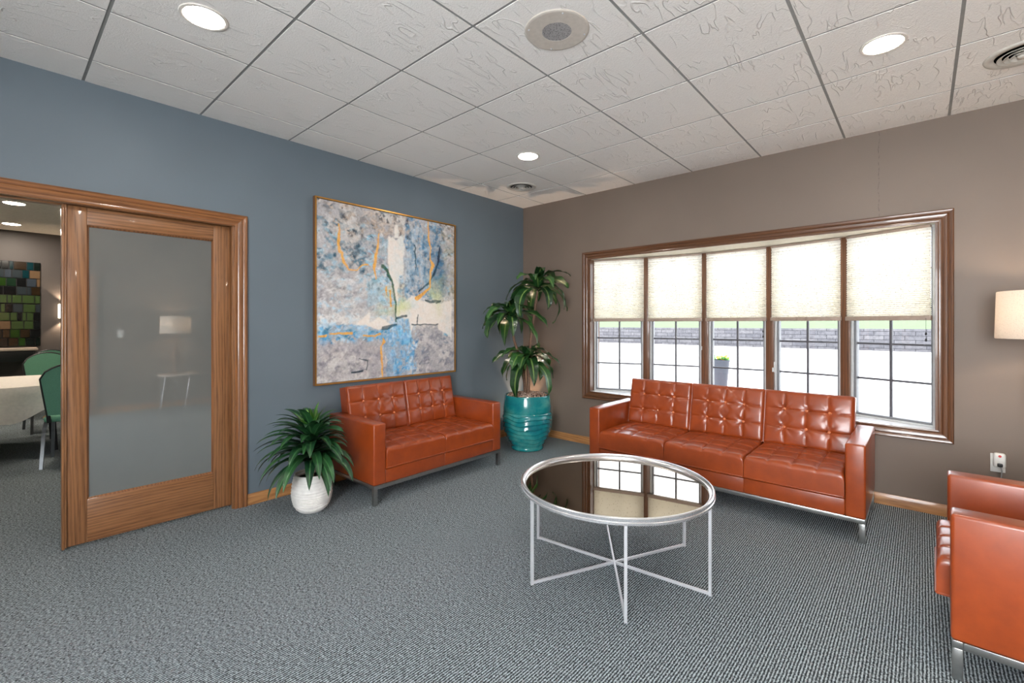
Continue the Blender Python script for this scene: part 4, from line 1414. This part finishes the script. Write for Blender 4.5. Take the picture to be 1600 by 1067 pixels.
# ------------------------------------------------------------------ lamps and outlet
def shade(t, z0, z1, r0, r1):
    MB().lathe([(r0, z0), (r0 + 0.002, z0 + 0.004), (r1 + 0.002, z1 - 0.004), (r1, z1), (r1 - 0.003, z1), (r0 - 0.003, z0), (r0, z0)], 56, None, False, False).build('lamp_shade', M['shade'], t, 50)
    pl_ = bpy.data.lights.new('bulb', 'POINT')
    pl_.energy = 2.6
    pl_.color = (1.0, 0.82, 0.64)
    pl_.shadow_soft_size = 0.04
    po = bpy.data.objects.new('bulb', pl_)
    COL.objects.link(po)
    po.location = (0, 0, z0 + 0.16)
    po.parent = t
t = thing('floor_lamp', 'lamp with a pale linen drum shade cut off at the right edge', 'lamp', (4.395, -0.42, 0))
shade(t, 1.288, 1.572, 0.212, 0.205)
MB().tube([(0, 0, 0.02), (0, 0, 1.36)], 0.011, 12).build('pole', M['steel'], t)
MB().lathe([(0.13, 0), (0.13, 0.012), (0.12, 0.018), (0.02, 0.024)], 36).build('base', M['steel'], t)
t = thing('side_table', 'small side table with metal vee legs against the right wall', 'table', (5.12, -2.50, 0))
MB().lathe([(0.27, 0.545), (0.275, 0.55), (0.275, 0.562), (0.27, 0.567)], 48).build('table_top', M['buffet_top'], t)
for k in range(3):
    a = R(30 + 120 * k)
    c_, s_ = math.cos(a), math.sin(a)
    c2, s2 = math.cos(a + 0.45), math.sin(a + 0.45)
    MB().tube([(0.22 * c_, 0.22 * s_, 0.545), (0.24 * c2, 0.24 * s2, 0.005), (0.22 * math.cos(a + 0.9), 0.22 * math.sin(a + 0.9), 0.545)], 0.006, 8).build('leg', M['silver'], t)
t = thing('table_lamp', 'table lamp with drum shade on the vee-legged side table', 'lamp', (5.12, -2.54, 0.567))
shade(t, 0.655, 0.935, 0.205, 0.2)
MB().lathe([(0.07, 0.0), (0.075, 0.01), (0.05, 0.03), (0.035, 0.12), (0.055, 0.22), (0.06, 0.3), (0.03, 0.42), (0.012, 0.46), (0.012, 0.74)], 28).build('base', M['bronze_side'], t, 60)

t = thing('wall_outlet', 'white outlet plate low on the taupe wall behind the armchair', 'outlet', (4.232, 0, 0.435))
MB().box((-0.036, -0.006, -0.062), (0.036, 0, 0.062), 0.003).build('face_plate', M['white_plastic'], t)
t = thing('plug_in_device', 'white rounded plug-in device with black plug in the wall outlet', 'plug', (4.238, -0.006, 0.455))
MB().box((-0.030, -0.040, -0.045), (0.030, 0, 0.052), 0.014, 3).build('body', M['white_plastic'], t)
MB().lathe([(0.008, 0), (0.008, 0.0012), (0.004, 0.0014)], 16, T(0, -0.0401, 0.034) @ Matrix.Rotation(R(90), 4, 'X')).build('indicator_mark', M['red_mark'], t)
MB().box((-0.013, -0.062, -0.034), (0.013, -0.040, -0.012), 0.005).build('plug', M['black_plastic'], t)
MB().tube([(0.004, -0.055, -0.03), (0.008, -0.056, -0.06), (0.004, -0.05, -0.11), (0.008, -0.05, -0.25), (0.02, -0.04, -0.44)], 0.0035, 8).build('cord', M['grey_cord'], t, 60)

# ------------------------------------------------------------------ dining room beyond the door
def round_table(x, y, label, clabel, rot):
    t = thing('dining_table', label, 'table', (x, y, 0), 0, 'round dining tables')
    MB().lathe([(0.74, 0.715), (0.745, 0.72), (0.745, 0.74), (0.74, 0.742)], 48).build('tabletop', M['buffet_top'], t)
    for k in range(4):
        a = R(45 + 90 * k)
        MB().tube([(0.45 * math.cos(a), 0.45 * math.sin(a), 0.715), (0.5 * math.cos(a), 0.5 * math.sin(a), 0.0)], 0.013, 8).build('leg', M['chair_frame'], t)
    m = MB()
    nA = 96
    Rt, half = 0.752, 0.80
    rings = [[] for _ in range(14)]
    for k in range(nA):
        a = 2 * PI * k / nA
        ov = 0.16 + 0.19 * math.sin(2 * a) ** 4
        for i in range(14):
            if i < 6:
                r_, z = Rt * (i + 1) / 6.0 - (0.004 if i == 5 else 0), 0.7475
            else:
                s = (i - 5) / 8.0
                dz = ov * s
                fold = 0.018 * math.sin(a * 12 + 0.6 * math.sin(3 * a)) * min(1, dz / 0.12)
                r_ = Rt + 0.006 + 0.05 * dz + fold * s
                z = 0.742 - dz
            rings[i].append(m.bm.verts.new((r_ * math.cos(a), r_ * math.sin(a), z)))
    m.bm.faces.new(rings[0])
    for i in range(13):
        for k in range(nA):
            j = (k + 1) % nA
            m.bm.faces.new((rings[i][k], rings[i][j], rings[i + 1][j], rings[i + 1][k]))
    o = m.build('tablecloth', M['cloth'], None, 50)
    o.location = (x, y, 0)
    o.rotation_euler = (0, 0, rot)
    tag(o, clabel, 'tablecloth', 'white tablecloths')
round_table(-3.62, -4.39, 'round dining table nearest the doorway, hidden under its cloth', 'white square cloth hanging off the nearer dining table, corner towards the viewer', R(45))
round_table(-5.72, -5.35, 'round dining table farther back by the far wall', 'white cloth on the farther dining table, behind the green chairs', R(30))

def banquet_chair(label):
    t = thing('banquet_chair', label, 'chair', (0, 0, 0), 0, 'green banquet chairs')
    # faces local +x ; backrest at -x
    MB().box((-0.20, -0.215, 0.425), (0.24, 0.215, 0.485), 0.026, 3).build('seat', M['green_fabric'], t, 60)
    MB().tube([(-0.19, -0.216, 0.478), (0.22, -0.216, 0.478), (0.241, -0.19, 0.478), (0.241, 0.19, 0.478), (0.22, 0.216, 0.478), (-0.19, 0.216, 0.478)], 0.005, 6).build('piping', M['tan'], t)
    out = []
    for k in range(25):
        s = k / 24
        if s < 0.3:
            q = s / 0.3
            out.append((-0.175 - 0.045 * q, 0.50 + 0.36 * q))
        elif s > 0.7:
            q = (s - 0.7) / 0.3
            out.append((0.22 - 0.045 * q, 0.86 - 0.36 * q))
        else:
            q = (s - 0.3) / 0.4
            out.append((-0.22 + 0.44 * q, 0.86 + 0.125 * math.sin(PI * q) ** 0.6))
    def lean(y, z, dx):
        return (-0.21 - 0.10 * (z - 0.45) + dx - 0.05 * (1 - (y / 0.22) ** 2) * 0.5, y, z)
    m = MB()
    fr = [m.bm.verts.new(lean(y, z, 0.018)) for y, z in out]
    bk = [m.bm.verts.new(lean(y, z, -0.018)) for y, z in out]
    m.bm.faces.new(fr)
    m.bm.faces.new(list(reversed(bk)))
    for i in range(len(out)):
        j = (i + 1) % len(out)
        m.bm.faces.new((fr[i], bk[i], bk[j], fr[j]))
    m.build('backrest', M['green_fabric'], t, 40)
    path = [lean(-0.17, 0.43, 0)] + [lean(y, z, 0) for y, z in out] + [lean(0.17, 0.43, 0)]
    MB().tube(path, 0.0165, 8).build('back_frame', M['chair_frame'], t, 60)
    for s in (-1, 1):
        y = 0.2 * s
        MB().tube([(0.03, y, 0.425), (0.17, y, 0.42), (0.205, y * 1.03, 0.37), (0.25, y * 1.08, 0.0)], 0.0125, 4, square=True).build('leg', M['chair_steel'], t)
        MB().tube([(-0.03, y, 0.425), (-0.16, y, 0.42), (-0.20, y * 1.03, 0.37), (-0.27, y * 1.08, 0.0)], 0.0125, 4, square=True).build('leg', M['chair_steel'], t)
    return t
proto = banquet_chair('green banquet chair nearest the sliding door, its back to the viewer')
spots = [
    ((-2.62, -3.93), 168, None),
    ((-4.72, -3.99), 6, 'green banquet chair facing the viewer across the nearer dining table'),
    ((-6.18, -3.98), 190, 'dark green chair back by the far wall, below the wall sconce'),
    ((-4.32, -4.98), 50, 'green chair back at the left edge, behind the white tablecloth'),
    ((-2.62, -4.86), 165, 'green chair tucked under the left of the white tablecloth'),
]
for i, ((x, y), a, lb) in enumerate(spots):
    c = proto if i == 0 else copy_tree(proto)
    c.location = (x, y, 0)
    c.rotation_euler = (0, 0, R(a))
    if lb:
        c['label'] = lb

# glass mosaic art: two stacked panels of coloured panes
def mosaic(z0, z1, label, seed, rows):
    rnd = random.Random(seed)
    pal = [s2l(18, 30, 26), s2l(24, 26, 28), s2l(48, 82, 28), s2l(14, 62, 70), s2l(136, 110, 84), s2l(62, 72, 78), s2l(16, 52, 58), s2l(30, 34, 36), s2l(34, 62, 44), s2l(78, 102, 60), s2l(60, 46, 30), s2l(74, 84, 96)]
    t = thing('mosaic_panel', label, 'wall art', (DX, -4.62, z0), 0, 'glass mosaic panels')
    me = bpy.data.meshes.new('glass_panes')
    vs, fs, cl = [], [], []
    hh = (z1 - z0) / rows
    for r_ in range(rows):
        y = -0.64
        while y < 0.636 - 0.03:
            wd2 = rnd.choice((0.05, 0.08, 0.11, 0.14))
            y2 = min(0.636, y + wd2)
            if 0.636 - y2 < 0.04:
                y2 = 0.636
            col = rnd.choice(pal)
            if r_ in ((0, 1) if seed == 5 else (3, 4)) and rnd.random() < 0.7:
                col = rnd.choice((pal[5], pal[9], pal[1]))
            e, d0 = 0.0035, 0.03 + rnd.uniform(0, 0.006)
            k = len(vs)
            a0, a1, b0, b1 = y + e, y2 - e, r_ * hh + e, (r_ + 1) * hh - e
            vs += [(0.012, a0, b0), (0.012, a1, b0), (0.012, a1, b1), (0.012, a0, b1), (d0, a0 + 0.003, b0 + 0.003), (d0, a1 - 0.003, b0 + 0.003), (d0, a1 - 0.003, b1 - 0.003), (d0, a0 + 0.003, b1 - 0.003)]
            for q in ((4, 5, 6, 7), (0, 1, 5, 4), (1, 2, 6, 5), (2, 3, 7, 6), (3, 0, 4, 7)):
                fs.append(tuple(k + z for z in q))
            cl += [(*[q_ * 0.62 for q_ in col], 1)] * 8
            y = y2
    me.from_pydata(vs, [], fs)
    at = me.color_attributes.new('tint', 'FLOAT_COLOR', 'POINT')
    at.data.foreach_set('color', np.array(cl).ravel())
    me.materials.append(M['mosaic'])
    o = bpy.data.objects.new('glass_panes', me)
    COL.objects.link(o)
    o.parent = t
    MB().box((0.001, -0.642, 0.0), (0.014, 0.638, z1 - z0)).build('backing', M['black_plastic'], t, smooth=0)
mosaic(1.02, 1.695, 'lower half of the green and grey glass mosaic on the far dining wall', 4, 5)
mosaic(1.705, 2.375, 'upper half of the green and grey glass mosaic on the far dining wall', 5, 5)
t = thing('wall_sconce', 'small lit wall sconce on the far dining wall beside the sliding door edge', 'light', (DX, -3.73, 1.59))
MB().box((0.0, -0.05, -0.12), (0.09, 0.05, 0.12), 0.008).build('body', M['sconce_glow'], t)
for s in (-1, 1):
    sp = bpy.data.lights.new('sconce_beam', 'SPOT')
    sp.energy = 3
    sp.color = (1.0, 0.74, 0.5)
    sp.spot_size = R(100)
    sp.spot_blend = 0.5
    sp.shadow_soft_size = 0.02
    so = bpy.data.objects.new('sconce_beam', sp)
    COL.objects.link(so)
    so.location = (0.05, 0, 0.15 * s)
    so.rotation_euler = Vector((0.0, 0, s)).to_track_quat('-Z', 'Y').to_euler()
    so.parent = t
t = thing('buffet_table', 'long narrow table with a pale top below the glass mosaic', 'table', (DX + 0.24, -4.75, 0))
MB().box((-0.22, -0.85, 0.965), (0.22, 0.72, 1.0), 0.004).build('tabletop', M['buffet_top'], t)
for sx_ in (-1, 1):
    for yy_ in (-0.8, -0.05, 0.67):
        MB().box((sx_ * 0.18 - 0.015, yy_ - 0.015, 0), (sx_ * 0.18 + 0.015, yy_ + 0.015, 0.965), 0.003).build('leg', M['chair_frame'], t)
MB().box((-0.2, -0.8, 0.80), (0.2, 0.67, 0.963), 0.004).build('drawer_box', M['chair_frame'], t)
